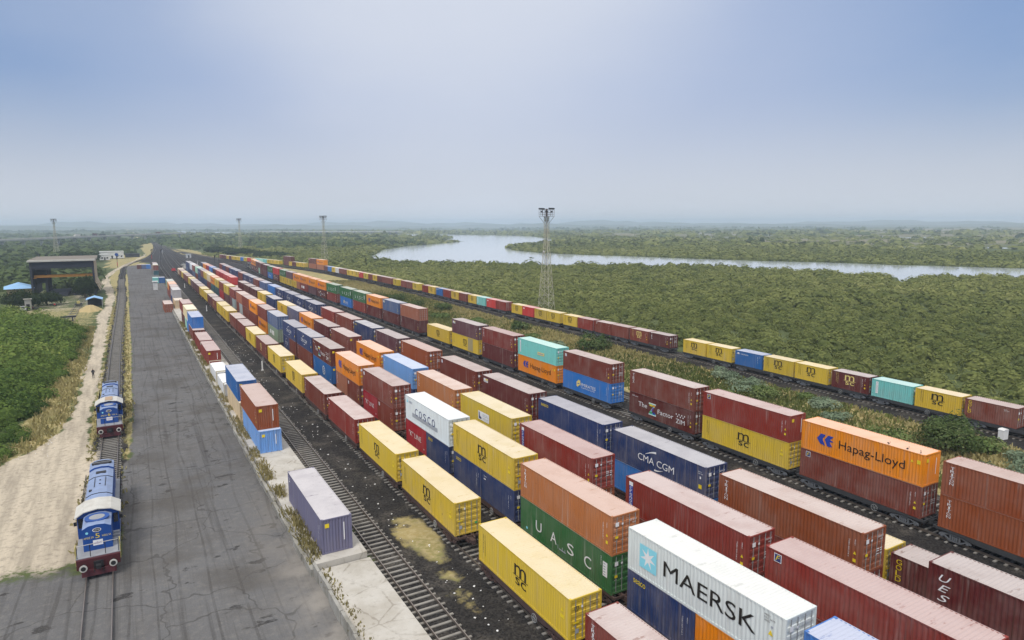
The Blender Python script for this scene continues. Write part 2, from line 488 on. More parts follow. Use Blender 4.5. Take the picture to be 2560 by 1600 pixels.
def m_ground(t):
    co = t.n('ShaderNodeTexCoord').outputs['Object']
    def at(n):
        return t.n('ShaderNodeAttribute', attribute_name=n).outputs['Fac']
    fine = t.noise(co, 1.7, 5, 0.65)
    mid = t.noise(co, 0.22, 4, 0.6)
    wide = t.noise(co, 0.028, 4, 0.6)
    def mask(n, k=0.9, lo=0.35, hi=0.65):
        m = t.math('ADD', at(n), t.math('MULTIPLY', t.math('SUBTRACT', fine, 0.5), k))
        m = t.math('ADD', m, t.math('MULTIPLY', t.math('SUBTRACT', mid, 0.5), k * 0.7))
        return t.ramp(m, lo, hi)
    green = t.mix(t.ramp(wide, 0.3, 0.7), (0.072, 0.098, 0.034), (0.115, 0.135, 0.052))
    green = t.mix(t.ramp(fine, 0.35, 0.75), green, (0.045, 0.058, 0.024))
    c = green
    field = t.mix(t.ramp(wide, 0.3, 0.7), (0.25, 0.21, 0.15), (0.17, 0.165, 0.095))
    c = t.mix(at('field'), c, field)
    dry = t.mix(t.ramp(mid, 0.32, 0.68), (0.36, 0.285, 0.125), (0.185, 0.185, 0.07))
    dry = t.mix(t.ramp(fine, 0.4, 0.7), dry, (0.44, 0.365, 0.20))
    c = t.mix(mask('dry', 1.0), c, dry)
    # charcoal ballast: coarse stones, coal dust, pale litter
    stones = t.n('ShaderNodeTexVoronoi', {'Vector': co, 'Scale': 7.0}).outputs['Color']
    sg = t.n('ShaderNodeSeparateXYZ', {0: stones}).outputs[0]
    bal = t.mix(sg, (0.014, 0.013, 0.013), (0.044, 0.041, 0.039))
    bal = t.mix(t.ramp(mid, 0.46, 0.72), bal, t.mix(sg, (0.038, 0.034, 0.030), (0.125, 0.112, 0.096)))
    lit = t.n('ShaderNodeTexVoronoi', {'Vector': co, 'Scale': 0.9})
    ld = t.ramp(lit.outputs['Distance'], 0.10, 0.055)
    bal = t.mix(t.math('MULTIPLY', ld, t.ramp(t.n('ShaderNodeSeparateXYZ', {0: lit.outputs['Color']}).outputs[1], 0.86, 0.88)), bal, (0.34, 0.33, 0.31))
    c = t.mix(mask('ball', 0.7), c, bal)
    # pale dusty road with two darker wheel ruts
    stretch = t.n('ShaderNodeMapping', {0: co, 3: (0.9, 0.09, 1)}).outputs[0]
    ruts = t.noise(stretch, 1.1, 4, 0.6)
    dirt = t.mix(t.ramp(ruts, 0.38, 0.72), (0.52, 0.45, 0.345), (0.33, 0.285, 0.22))
    dirt = t.mix(t.ramp(fine, 0.45, 0.75), dirt, (0.28, 0.24, 0.19))
    c = t.mix(mask('dirt', 1.3), c, dirt)
    # worn asphalt: tyre lines, oil blots, dust
    asp = t.mix(t.ramp(wide, 0.25, 0.75), (0.106, 0.106, 0.110), (0.150, 0.148, 0.148))
    asp = t.mix(t.math('MULTIPLY', t.ramp(mid, 0.36, 0.70), 0.75), asp, (0.085, 0.083, 0.084))
    asp = t.mix(t.math('MULTIPLY', t.ramp(fine, 0.45, 0.75), 0.5), asp, (0.20, 0.19, 0.175))
    for sc_, rot, lo, hi, k in ((1.3, 0.05, 0.52, 0.70, 0.55), (2.8, 0.02, 0.56, 0.70, 0.50), (2.0, -0.10, 0.60, 0.70, 0.45)):
        ln = t.noise(t.n('ShaderNodeMapping', {0: co, 3: (sc_, 0.032, 1), 2: (0, 0, rot)}).outputs[0], 1.0, 4, 0.6)
        asp = t.mix(t.math('MULTIPLY', t.ramp(ln, lo, hi), k), asp, (0.058, 0.056, 0.056))
    blot = t.noise(t.n('ShaderNodeMapping', {0: co, 3: (0.55, 0.95, 1)}).outputs[0], 0.62, 5, 0.62)
    near_ = t.ramp(t.n('ShaderNodeSeparateXYZ', {0: co}).outputs[0], 0.5, 6.0, 0.02, 0.0)
    asp = t.mix(t.math('MULTIPLY', t.ramp(t.math('SUBTRACT', blot, near_), 0.60, 0.65), 0.85), asp, (0.024, 0.023, 0.023))
    ck = t.n('ShaderNodeTexVoronoi', {'Vector': t.n('ShaderNodeVectorMath', {0: co, 1: t.n('ShaderNodeVectorMath', {0: t.n('ShaderNodeTexNoise', {'Vector': co, 'Scale': 0.5}).outputs['Color'], 3: 2.2}, operation='SCALE').outputs[0]}, operation='ADD').outputs[0], 'Scale': 0.13}, feature='DISTANCE_TO_EDGE').outputs['Distance']
    asp = t.mix(t.math('MULTIPLY', t.ramp(ck, 0.012, 0.004), 0.6), asp, (0.045, 0.043, 0.042))
    wv = t.n('ShaderNodeTexWave', {'Vector': t.n('ShaderNodeMapping', {0: co, 3: (1, 0.16, 1), 2: (0, 0, 0.12)}).outputs[0], 'Scale': 0.16, 'Distortion': 9.0, 'Detail': 2.0, 'Detail Scale': 0.6}).outputs['Fac']
    asp = t.mix(t.math('MULTIPLY', t.ramp(wv, 0.965, 0.995), t.ramp(mid, 0.35, 0.6, 0.1, 0.6)), asp, (0.04, 0.038, 0.038))
    speck = t.noise(co, 9.0, 3, 0.7)
    asp = t.mix(t.math('MULTIPLY', t.ramp(speck, 0.5, 0.72), 0.35), asp, (0.22, 0.21, 0.20))
    smear = t.noise(co, 0.11, 3, 0.5)
    asp = t.mix(t.math('MULTIPLY', t.ramp(smear, 0.50, 0.68), 0.6), asp, (0.062, 0.056, 0.050))
    sx = t.n('ShaderNodeSeparateXYZ', {0: co})
    dusty = t.math('MULTIPLY', t.ramp(sx.outputs[0], 6.0, 10.5), t.ramp(sx.outputs[1], 75, 40))
    asp = t.mix(t.math('MULTIPLY', t.math('ADD', dusty, 0.12), t.ramp(mid, 0.3, 0.65)), asp, (0.27, 0.25, 0.225))
    c = t.mix(mask('asph', 0.5), c, asp)
    bmp = t.n('ShaderNodeBump', {'Height': t.math('ADD', fine, sg), 'Strength': 0.5, 'Distance': 0.08})
    out(t, c, 0.92, 0, 0.12, bmp.outputs[0])


ground = link("ground", np_mesh("ground", verts, quads, mat("yard_ground", m_ground),
              {k: ('POINT', v) for k, v in dict(asph=a_asph, dirt=a_dirt, ball=a_ball, dry=np.clip(a_dry, 0, 1), field=a_field).items()}))
tag(ground, kind='structure')

# ------------------------------------------------------------------ water
def m_water(t):
    co = t.n('ShaderNodeTexCoord').outputs['Object']
    n1 = t.noise(co, 0.35, 3, 0.6)
    bmp = t.n('ShaderNodeBump', {'Height': n1, 'Strength': 0.06, 'Distance': 0.3})
    out(t, (0.46, 0.50, 0.54), 0.10, 0, 0.7, bmp.outputs[0])
M_WATER = mat("silty_water", m_water)


def sheet(name, pts, z, m):
    mb = MB()
    mb.poly([(a, b, z) for a, b in pts])
    me = mb.mesh(name, m)
    bm = bmesh.new(); bm.from_mesh(me)
    bmesh.ops.triangulate(bm, faces=bm.faces[:])
    bm.normal_update()
    for f in bm.faces:
        if f.normal.z < 0:
            f.normal_flip()
    bm.to_mesh(me); bm.free()
    return tag(link(name, me), kind='structure')


RIVER = [(226, 3625), (304, 3248), (340, 2795), (395, 2443), (613, 1952), (691, 1826), (756, 1696), (791, 1455), (791, 1327), (793, 1284), (705, 1082), (632, 940), (533, 805), (469, 769), (412, 707), (388, 681), (352, 601), (343, 539), (350, 474), (366, 439), (377, 385), (399, 322), (421, 281), (429, 247), (443, 220), (458, 186), (470, 150), (500, 60), (455, 50), (405, 100), (382, 133), (384, 156), (359, 178), (351, 184), (334, 184), (296, 166), (334, 190), (335, 200), (333, 229), (326, 263), (328, 297), (304, 310), (281, 337), (252, 356), (231, 349), (236, 365), (216, 398), (198, 423), (182, 456), (160, 479), (172, 515), (181, 550), (207, 609), (246, 701), (308, 792), (386, 867), (480, 976), (480, 983), (428, 940), (479, 1047), (574, 1224), (591, 1327), (548, 1450), (465, 1583), (410, 1762), (331, 1887), (217, 1995), (222, 2318), (160, 2565)]
POND = [(83, 845), (97, 857), (108, 891), (125, 914), (134, 907), (131, 874), (134, 822), (121, 780), (110, 780), (112, 838), (99, 818), (88, 797)]
sheet("river_water", RIVER, -0.42, M_WATER)
sheet("pond_water", POND, -0.42, M_WATER)
for q in ([(1284, 1271), (1273, 1142), (1230, 1150), (1240, 1280)], [(1264, 1109), (1256, 964), (1220, 960), (1225, 1100)], [(1315, 942), (1285, 869), (1240, 865), (1265, 945)],
          [(1282, 700), (1316, 595), (1240, 560), (1195, 680)], [(1262, 790), (1280, 720), (1195, 700), (1190, 780)], [(749, 419), (752, 380), (722, 380), (720, 412)], [(1048, 1003), (908, 715), (885, 715), (1020, 1010)], [(822, 379), (810, 300), (782, 300), (788, 370)]):
    sheet("salt_pan_water", q, -0.42, M_WATER)


def in_poly(px, py, poly):
    r = np.zeros(len(px), bool)
    n = len(poly)
    for i in range(n):
        x1, y1 = poly[i]; x2, y2 = poly[(i + 1) % n]
        c = ((y1 > py) != (y2 > py)) & (px < (x2 - x1) * (py - y1) / (y2 - y1 + 1e-12) + x1)
        r ^= c
    return r


# ------------------------------------------------------------------ tracks
def track(P, a0, a1, sleepers_to, name="railway_track", sl_from=None):
    rail, slp = MB(), MB()
    g = 0.838 + 0.035
    aa = np.arange(a0, a1, 6.0)
    pts = [P.at(a) for a in aa]
    prof = [(-0.034, 0.0), (-0.034, 0.15), (0.034, 0.15), (0.034, 0.0)]
    for sg in (-1, 1):
        vs = []
        for x, y, h in pts:
            c_, s_ = math.cos(h), math.sin(h)
            for dx, dz in prof:
                o = sg * g + dx
                vs.append((x + o * c_, y + o * s_, 0.08 + dz * 1.5))
        fs = []
        for i in range(len(pts) - 1):
            for k in range(3):
                fs.append((4 * i + k, 4 * i + k + 1, 4 * i + 5 + k, 4 * i + 4 + k))
        rail.raw(vs, fs)
    o = tag(obj(name, rail, M_RAIL), kind='structure')
    a = a0 if sl_from is None else sl_from
    while a < sleepers_to:
        x, y, h = P.at(a)
        if y > 22:
            c_, s_ = math.cos(h), math.sin(h)
            j = random.uniform(-0.04, 0.04)
            hw_ = 1.37 - random.random() * 0.22
            b = [(-hw_, -0.10), (hw_, -0.10), (hw_, 0.10), (-hw_, 0.10)]
            q = [(x + (u + j) * c_ - v * s_, y + (u + j) * s_ + v * c_) for u, v in b]
            slp.raw([(*p, 0.0) for p in q] + [(*p, 0.075) for p in q], [(4, 5, 6, 7), (0, 1, 5, 4), (1, 2, 6, 5), (2, 3, 7, 6), (3, 0, 4, 7)])
        a += 0.74
    if slp.v:
        s2 = obj("sleepers", slp, M_SLEEPER, o)
        s2['kind'] = 'stuff'
    return o


for P, far, slto, sf in ((T_LOCO, 1250, 470, 142), (T_SIDE, 1250, 420, None), (T_B, 1250, 300, None), (T_C, 1250, 200, None), (T_D, 1250, 0, None), (T_E, 1250, 160, None),
                         (T_H, 1100, 0, None), (T_F, 1150, 330, None), (T_F2, 1150, 200, None), (T_G, 1150, 330, None)):
    track(P, 60, far, slto, sl_from=sf)

# ------------------------------------------------------------------ containers
CW = 2.438


def corr(a0, a1, pitch, depth):
    """trapezoid corrugation profile: list of (position, inset)"""
    n = max(2, int(round((a1 - a0) / pitch)))
    p = (a1 - a0) / n
    r = []
    for i in range(n):
        o = a0 + i * p
        r += [(o, 0), (o + p * 0.27, 0), (o + p * 0.5, depth), (o + p * 0.77, depth)]
    r.append((a1, 0))
    return r


CMESH = {}


def cont_mesh(L, H, lod):
    key = (L, H, lod)
    if key in CMESH:
        return CMESH[key]
    hx, hy = CW / 2, L / 2
    b = MB()
    pw = 0.10
    if lod < 2:
        for sx in (-1, 1):
            for sy in (-1, 1):
                x0, x1 = sorted((sx * hx, sx * (hx - 0.11)))
                y0, y1 = sorted((sy * hy, sy * (hy - 0.12)))
                b.box(x0, x1, y0, y1, 0.118, H - 0.118, 1)
                cx0, cx1 = sorted((sx * (hx + 0.002), sx * (hx - 0.160)))
                cy0, cy1 = sorted((sy * (hy + 0.002), sy * (hy - 0.176)))
                b.box(cx0, cx1, cy0, cy1, 0.0, 0.116, 1)
                b.box(cx0, cx1, cy0, cy1, H - 0.116, H + 0.004, 1)
            x0, x1 = sorted((sx * (hx - 0.003), sx * (hx - 0.06)))
            b.box(x0, x1, -hy + 0.178, hy - 0.178, H - 0.085, H - 0.006, 1)
            b.box(x0, x1, -hy + 0.178, hy - 0.178, 0.02, 0.165, 1)
            # corrugated side wall
            pr = corr(-hy + 0.12, hy - 0.12, 0.278, 0.040)
            z0, z1 = 0.165, H - 0.085
            for (ya, da), (yb, db) in zip(pr, pr[1:]):
                xa, xb = sx * (hx - 0.010 - da), sx * (hx - 0.010 - db)
                q = [(xa, ya, z0), (xb, yb, z0), (xb, yb, z1), (xa, ya, z1)]
                b.poly(q if sx > 0 else q[::-1], 0)
        for sy in (-1, 1):
            y0, y1 = sorted((sy * (hy - 0.003), sy * (hy - 0.07)))
            b.box(-hx + 0.162, hx - 0.162, y0, y1, H - 0.115, H - 0.008, 1)
            b.box(-hx + 0.162, hx - 0.162, y0, y1, 0.015, 0.15, 1)
        # corrugated front wall on the +y end
        pr = corr(-hx + 0.11, hx - 0.11, 0.25, 0.045)
        for (xa, da), (xb, db) in zip(pr, pr[1:]):
            b.poly([(xb, hy - 0.02 - db, 0.15), (xa, hy - 0.02 - da, 0.15), (xa, hy - 0.02 - da, H - 0.115), (xb, hy - 0.02 - db, H - 0.115)], 0)
        b.poly([(-hx + .1, -hy + .1, .14), (-hx + .1, hy - .1, .14), (hx - .1, hy - .1, .14), (hx - .1, -hy + .1, .14)], 2)
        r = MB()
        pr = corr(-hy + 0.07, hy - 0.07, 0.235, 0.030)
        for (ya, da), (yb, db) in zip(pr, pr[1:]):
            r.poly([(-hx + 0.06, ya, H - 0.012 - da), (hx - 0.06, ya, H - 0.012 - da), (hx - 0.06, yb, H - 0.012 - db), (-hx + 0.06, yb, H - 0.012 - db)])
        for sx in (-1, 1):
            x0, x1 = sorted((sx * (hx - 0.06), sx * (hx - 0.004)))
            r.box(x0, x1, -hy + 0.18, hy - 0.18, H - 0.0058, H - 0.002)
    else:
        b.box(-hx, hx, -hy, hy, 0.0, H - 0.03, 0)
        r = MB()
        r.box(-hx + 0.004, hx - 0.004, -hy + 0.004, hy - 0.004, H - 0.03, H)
    dl = {}
    for sx in (-1, 1):
        d, bars = MB(), MB()
        x0, x1 = (-hx + 0.12, -0.012) if sx < 0 else (0.012, hx - 0.12)
        zs = [(0.15, 0), (0.30, 0)]
        n = 5
        hh = (H - 0.115 - 0.42) / n
        for i in range(n):
            z = 0.30 + i * hh
            zs += [(z + hh * 0.32, 0), (z + hh * 0.42, 0.035), (z + hh * 0.80, 0.035), (z + hh * 0.90, 0)]
        zs.append((H - 0.115, 0))
        ff = -hy + 0.045
        for (za, da), (zb, db) in zip(zs, zs[1:]):
            d.poly([(x0, ff + da, za), (x1, ff + da, za), (x1, ff + db, zb), (x0, ff + db, zb)])
        d.poly([(x0, ff, .15), (x0, ff, H - .115), (x0, ff + .09, H - .115), (x0, ff + .09, .15)])
        d.poly([(x1, ff, .15), (x1, ff + .09, .15), (x1, ff + .09, H - .115), (x1, ff, H - .115)])
        for q in (0.30, 0.78):
            xx = x0 + (x1 - x0) * q
            bars.box(xx - 0.022, xx + 0.022, ff - 0.036, ff - 0.006, 0.10, H - 0.07)
            bars.box(xx - 0.16, xx + 0.05, ff - 0.046, ff - 0.037, 1.02, 1.08)
            for z in (0.45, H * 0.5, H - 0.45):
                bars.box(xx - 0.05, xx + 0.05, ff - 0.005, ff - 0.001, z - 0.04, z + 0.04)
        dl[sx] = (d.mesh("door", M_PAINT), bars.mesh("locking_bars", M_BAR))
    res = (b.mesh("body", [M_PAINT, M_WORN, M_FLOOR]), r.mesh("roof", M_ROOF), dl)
    CMESH[key] = res
    return res


# ---- lettering: font outlines laid on the panels
TXT = {}


def text_polys(body, bold=0.02, shear=0.0):
    key = (body, bold, shear)
    if key in TXT:
        return TXT[key]
    cu = bpy.data.curves.new("tmp_text", 'FONT')
    cu.body = body
    cu.offset = 0.0          # outlines with an offset fill wrongly
    cu.shear = shear
    cu.resolution_u = 3
    ob = bpy.data.objects.new("tmp_text", cu)
    me = ob.to_mesh()
    v = np.array([p.co[:2] for p in me.vertices]) if len(me.vertices) else np.zeros((0, 2))
    f = [tuple(p.vertices) for p in me.polygons]
    ob.to_mesh_clear()
    bpy.data.objects.remove(ob)
    bpy.data.curves.remove(cu)
    if len(v):
        v = (v - v.min(0)) / np.maximum(v.max(0) - v.min(0), 1e-6)
    TXT[key] = (v, f)
    return TXT[key]


class Sheet2D:
    """flat painted marks in (u to the reader's right, z up) metres; layered by d"""
    def __init__(s):
        s.items = []

    def add(s, pts, faces, ink, d=0):
        s.items.append(([tuple(p) for p in pts], faces, ink, d))
        return s

    def rect(s, u0, u1, z0, z1, ink, d=0):
        return s.add([(u0, z0), (u1, z0), (u1, z1), (u0, z1)], [(0, 1, 2, 3)], ink, d)

    def poly(s, pts, ink, d=0):
        return s.add(pts, [tuple(range(len(pts)))], ink, d)

    def text(s, body, u0, u1, z0, z1, ink, bold=0.02, shear=0.0, d=1):
        v, f = text_polys(body, bold, shear)
        return s.add([(u0 + a * (u1 - u0), z0 + b * (z1 - z0)) for a, b in v], f, ink, d)

    def column(s, body, u0, u1, ztop, zbot, ink, bold=0.03, shear=0.0, fill=0.80, d=1):
        n = len(body)
        h = (ztop - zbot) / n
        for i, ch in enumerate(body):
            z1 = ztop - i * h
            w_ = (u1 - u0) * (0.35 if ch in 'I' else 1.0)
            c_ = (u0 + u1) / 2
            s.text(ch, c_ - w_ / 2, c_ + w_ / 2, z1 - h * fill, z1, ink, bold, shear, d)
        return s

    def rot(s, body, u0, u1, ztop, zbot, ink, bold=0.0, d=1):
        """line of text turned to read downwards"""
        v, f = text_polys(body, bold, 0)
        return s.add([(u0 + b * (u1 - u0), ztop - a * (ztop - zbot)) for a, b in v], f, ink, d)

    def disc(s, u, z, r, ink, n=12, d=0, rz=None):
        rz = rz or r
        return s.poly([(u + r * math.cos(2 * PI * k / n), z + rz * math.sin(2 * PI * k / n)) for k in range(n)], ink, d)

    def arc(s, u0, u1, z0, z1, thick, ink, up=True, d=1, n=8):
        a, b = [], []
        for k in range(n + 1):
            q = k / n
            u = u0 + (u1 - u0) * q
            base = z0 + (z1 - z0) * math.sin(q * PI / 2) if up else z0 + (z1 - z0) * (1 - math.cos(q * PI / 2))
            th = thick * (0.15 + 0.85 * (q if up else 1 - q))
            a.append((u, base)); b.append((u, base + th))
        return s.poly(a + b[::-1], ink, d)

    def mesh(s, plane):
        """plane: function (u, z, d) -> xyz"""
        mb = MB()
        inks = []
        for pts, faces, ink, d in s.items:
            if ink not in inks:
                inks.append(ink)
            if pts:
                mb.raw([plane(u, z, d) for u, z in pts], faces, inks.index(ink))
        return mb.mesh("lettering", [M_INK[k] for k in inks])


def side_plane(L):
    return lambda u, z, d: (-CW / 2 - 0.004 - 0.003 * d, L / 2 - u, z)


def end_plane(L):
    return lambda u, z, d: (u - CW / 2, -L / 2 - 0.008 - 0.003 * d, z)


def d_msc(L, m, c='black', k=1.08):
    c0 = 6.25 if L > 10 else 3.02
    m.text('m', c0 - 0.74 * k, c0 + 0.70 * k, 1.46, 2.26, c, 0.018)
    m.text('sc', c0 - 0.62 * k, c0 + 0.70 * k, 0.80, 1.33, c, 0.018)
    m.rect(c0 - 0.92 * k, c0 + 0.92 * k, 1.40, 1.45, c, 1)
    m.rot('MEDU 418 562 0', 0.74, 0.86, 2.42, 0.95, c)
    m.rot('22G1 MEDITERRANEAN', 1.02, 1.12, 2.42, 0.75, c)


def d_hl(L, m, k=None):
    s = 1.0 if L > 10 else 0.5
    u, z, w_, h = 1.75, 0.95, 1.85 if L > 10 else 1.0, 1.12 if L > 10 else 0.75
    # two slanted blue bars meeting arrow shapes
    P = lambda a, b: (u + a * w_, z + b * h)
    m.poly([P(0, .5), P(.22, 1), P(.52, 1), P(.36, .62), P(.36, .45), P(.52, 0), P(.22, .08)], 'blue')
    m.poly([P(.46, .56), P(.66, 1), P(.98, 1), P(.78, .66), P(1, .55), P(.76, .44), P(.92, .06), P(.64, 0)], 'blue')
    m.text('Hapag-Lloyd', u + w_ + .55, u + w_ + (6.95 if L > 10 else 2.0), 0.86, 1.92 if L > 10 else 1.4, 'black', 0.015)
    if L > 10:
        m.poly([(11.0, 2.0), (11.25, 2.0), (11.12, 2.25)], 'gold').rect(11.55, 11.85, 1.95, 2.3, 'gold')


def d_codes(L, m, ink='white', sticker=True):
    e = L - 0.95
    m.rot('TGBU 604 218 3', e - 0.06, e + 0.03, 2.2, 0.95, ink)
    m.rot('45G1', e + 0.36, e + 0.44, 2.3, 1.9, ink)
    if sticker:
        m.rect(e + 0.30, e + 0.52, 0.72, 0.95, 'gold', 1)
        m.poly([(e + .30, 1.25), (e + .52, 1.25), (e + .41, 1.48)], 'gold', 1)


def star_pts(u, z, r, n=7):
    return [(u + (r if k % 2 == 0 else r * 0.36) * math.sin(PI * k / n), z + (r if k % 2 == 0 else r * 0.36) * math.cos(PI * k / n)) for k in range(2 * n)]


def zim_stars(m, u0, u1, z, c='white'):
    for r_, n in ((0, 4), (1, 3)):
        for i in range(n):
            m.disc(u0 + (u1 - u0) * (i + (0.5 if r_ else 0)) / 3.0, z - r_ * 0.26, 0.10, c, 6, 1)


def design(key, L, H):
    """left-hand (reader's) side of a container; returns a Sheet2D or None"""
    m = Sheet2D()
    if key == 'msc':
        d_msc(L, m)
        if L > 10:
            m.poly([(11.2, 1.75), (11.5, 1.75), (11.35, 2.05)], 'gold').rect(11.15, 11.55, 1.3, 1.55, 'gold')
    elif key == 'mscpatch':
        d_msc(L, m); m.rect(7.6, 9.9, 0.2, H - 0.12, 'patch')
    elif key == 'mscb':
        d_msc(L, m, 'cream'); d_codes(L, m)
    elif key == 'hl':
        d_hl(L, m)
    elif key == 'uasc':
        for ch, u in zip('UASC', (2.42, 4.58, 6.88, 9.05)):
            m.text(ch, u, u + 0.86, 0.82, 1.70, 'white', 0.02)
        m.rect(11.25, 11.75, 1.1, 2.2, 'white')
        for i in range(5):
            m.rect(11.32, 11.55, 1.2 + i * .2, 1.28 + i * .2, 'grey', 1)
        m.rect(0.9, 1.15, 0.35, 0.55, 'skyblue').rot('UACU 520', 11.0, 11.1, 2.5, 1.8, 'white')
        m.rect(5.6, 5.66, .6, .95, 'grey').rect(5.8, 6.7, .62, .72, 'grey').rect(6.2, 6.28, .72, .95, 'grey').rect(6.55, 6.62, .72, .9, 'grey')
    elif key == 'tri':
        m.column('TRITON', 0.62, 0.95, 2.58, 0.96, 'white', 0.0, fill=0.84)
        if L > 10:
            d_codes(L, m)
    elif key == 'tex':
        m.column('TEX', 0.60, 0.95, 2.6, 1.15, 'white', 0.012)
        d_codes(L, m)
    elif key == 'maersk':
        m.rect(1.15, 2.72, 0.70, 2.28, 'skyblue').poly(star_pts(1.93, 1.52, 0.72), 'white', 1)
        m.text('MAERSK', 3.36, 10.38, 1.04, 2.06, 'black', 0.008)
        m.text('MRKU', 10.88, 11.25, 2.52, 2.63, 'black', 0).text('521 2410', 10.88, 11.55, 2.36, 2.47, 'black', 0).text('45G1', 10.88, 11.22, 2.20, 2.31, 'black', 0)
        m.poly([(11.15, 1.55), (11.45, 1.55), (11.30, 1.85)], 'gold').rect(11.3, 11.45, 1.98, 2.1, 'grey')
    elif key == 'cosco':
        m.rect(2.1, 9.3, 0.72, 1.18, 'grey')
        for i, ch in enumerate('COSCO'):
            m.text(ch, 2.95 + i * 1.22, 3.75 + i * 1.22, 1.08, 1.92, 'navy', 0.03)
        m.poly([(0.4, 2.1), (0.9, 2.1), (0.55, 2.55)], 'skyblue').text('COSCO', 1.1, 2.1, 2.15, 2.4, 'navy', 0.02)
    elif key == 'cma':
        k = 1.0 if L > 10 else 0.52
        m.text('CMA CGM', 3.75 * k, 8.5 * k, 1.08, 1.72, 'white', 0.018)
        m.arc(4.75 * k, 6.2 * k, 1.82, 2.22, 0.2, 'white').arc(6.0 * k, 7.1 * k, 0.62, 0.90, 0.16, 'white', False)
        if L > 10:
            m.rect(11.4, 11.75, 0.9, 1.25, 'gold').text('CMAU', 11.3, 11.7, 2.3, 2.4, 'white', 0).text('618 204', 11.3, 11.85, 2.15, 2.25, 'white', 0).rect(11.5, 11.65, 1.75, 1.95, 'white')
    elif key == 'zf':
        m.text('The', 1.9, 3.65, 1.22, 1.86, 'white', 0.012)
        m.text('Z', 3.92, 5.42, 0.52, 2.16, 'white', 0.16)
        m.text('Z', 4.02, 5.32, 0.62, 2.06, 'teal', 0.10, 0, 2)
        m.rect(4.15, 4.7, 1.72, 1.98, 'gold', 3).rect(4.75, 5.22, 0.70, 0.98, 'blue', 3).rect(4.12, 4.62, 0.70, 0.98, 'green', 3).poly([(4.45, 1.1), (4.75, 1.1), (5.0, 1.6), (4.75, 1.6)], 'purple', 3).rect(4.78, 5.2, 1.72, 1.98, 'orange', 3)
        m.text('Factor', 5.72, 8.62, 1.0, 1.62, 'white', 0.012).text('ZIM', 9.1, 10.66, 0.72, 1.28, 'white', 0.02)
        zim_stars(m, 9.15, 10.6, 1.86)
        m.text('ZIM.com', 0.55, 1.75, 2.34, 2.52, 'white', 0.02)
        d_codes(L, m)
    elif key == 'emi':
        if L > 10:
            m.poly([(3.75, .9), (4.0, .78), (4.72, 1.25), (4.72, 1.85), (4.3, 1.95), (3.75, 1.55)], 'cream').rect(4.0, 4.5, 1.28, 1.40, 'blue', 1)
            m.text('EMIRATES', 4.85, 8.6, 1.08, 1.58, 'white', 0.018).text('SHIPPING LINE', 4.9, 8.4, 0.78, 0.95, 'white', 0.02)
            d_codes(L, m, 'white', False)
    elif key == 'F':
        m.rect(0.62, 1.14, 2.18, 2.72, 'white').rect(0.66, 1.10, 2.22, 2.68, 'navy', 1).text('F', 0.72, 1.05, 2.28, 2.62, 'gold', 0.05, 0.3, 2)
        d_codes(L, m)
    elif key == 'flo':
        m.rect(0.55, 1.0, 2.15, 2.6, 'white').text('Z', 0.62, 0.93, 2.22, 2.53, 'navy', 0.06, 0.2, 2)
        d_codes(L, m)
    elif key == 'sea':
        m.text('seaco', 0.6, 2.1 if L > 10 else 1.75, 2.2, 2.5, 'gold', 0.015)
        d_codes(L, m, 'white', False)
    elif key == 'cro':
        m.rect(0.42, 0.86, 0.55, 2.62, 'blue').rect(0.42, 0.86, 2.30, 2.62, 'white', 1)
        m.column('CronoS', 0.50, 0.78, 2.22, 0.62, 'white', 0.02, d=2)
        d_codes(L, m)
    elif key == 'croh':
        m.text('CRONOS', 1.25, 2.95, 1.95, 2.15, 'white', 0.04).poly([(.3, 2.05), (.55, 2.0), (.95, 1.95), (.95, 2.15), (.7, 2.3)], 'white')
        d_codes(L, m, 'white', False)
    elif key == 'ues':
        m.column('UES', 0.62, 1.30, 2.42, 0.62, 'white', 0.02, 0.35, 0.72)
    elif key == 'gold':
        m.column('GOLD', 0.42, 0.82, 2.40, 0.72, 'gold', 0.0, 0, 0.85)
        m.text('GOLU', 4.55, 4.95, 2.1, 2.2, 'white', 0).text('310 447', 4.55, 5.2, 1.95, 2.05, 'white', 0)
    elif key == 'kline':
        m.text('"K" LINE', 0.9, 4.6, 1.15, 1.75, 'white', 0.008)
        m.rect(5.3, 5.45, .5, .65, 'white')
    elif key == 'small':
        m.text('TGHU', 0.45, 1.0, 2.35, 2.5, 'white', 0.02).rect(0.45, 0.85, 2.1, 2.2, 'white')
        d_codes(L, m, 'white', False)
    elif key == 'label':
        m.rect(0.5, 1.7, 2.05, 2.55, 'white').rect(1.05, 1.65, 2.33, 2.5, 'gold', 1).text('UNIT', 0.6, 1.6, 2.1, 2.28, 'black', 0.02, d=1)
        d_codes(L, m)
    elif key == 'vlabel':
        m.rect(0.62, 1.0, 0.55, 2.3 if L < 10 else 2.6, 'white').rot('FLORENS', 0.7, 0.92, 2.2, 0.7, 'grey')
        if L > 10:
            m.rect(6.5, 8.6, 0.95, 1.45, 'cream').rect(6.7, 8.3, 1.1, 1.3, 'grey', 1)
    elif key == 'globe':
        for a, b in ((1.0, 'white'), (0.82, None)):
            pass
        n = 20
        for r0, r1 in ((0.62, 0.75),):
            o_ = [(7.2 + r1 * 1.15 * math.cos(2 * PI * k / n), 1.4 + r1 * math.sin(2 * PI * k / n)) for k in range(n)]
            i_ = [(7.2 + r0 * 1.15 * math.cos(2 * PI * k / n), 1.4 + r0 * math.sin(2 * PI * k / n)) for k in range(n)]
            for k in range(n):
                k2 = (k + 1) % n
                m.poly([i_[k], o_[k], o_[k2], i_[k2]], 'white')
        for dz in (-.28, 0, .28):
            m.rect(6.5, 7.9, 1.37 + dz, 1.43 + dz, 'white')
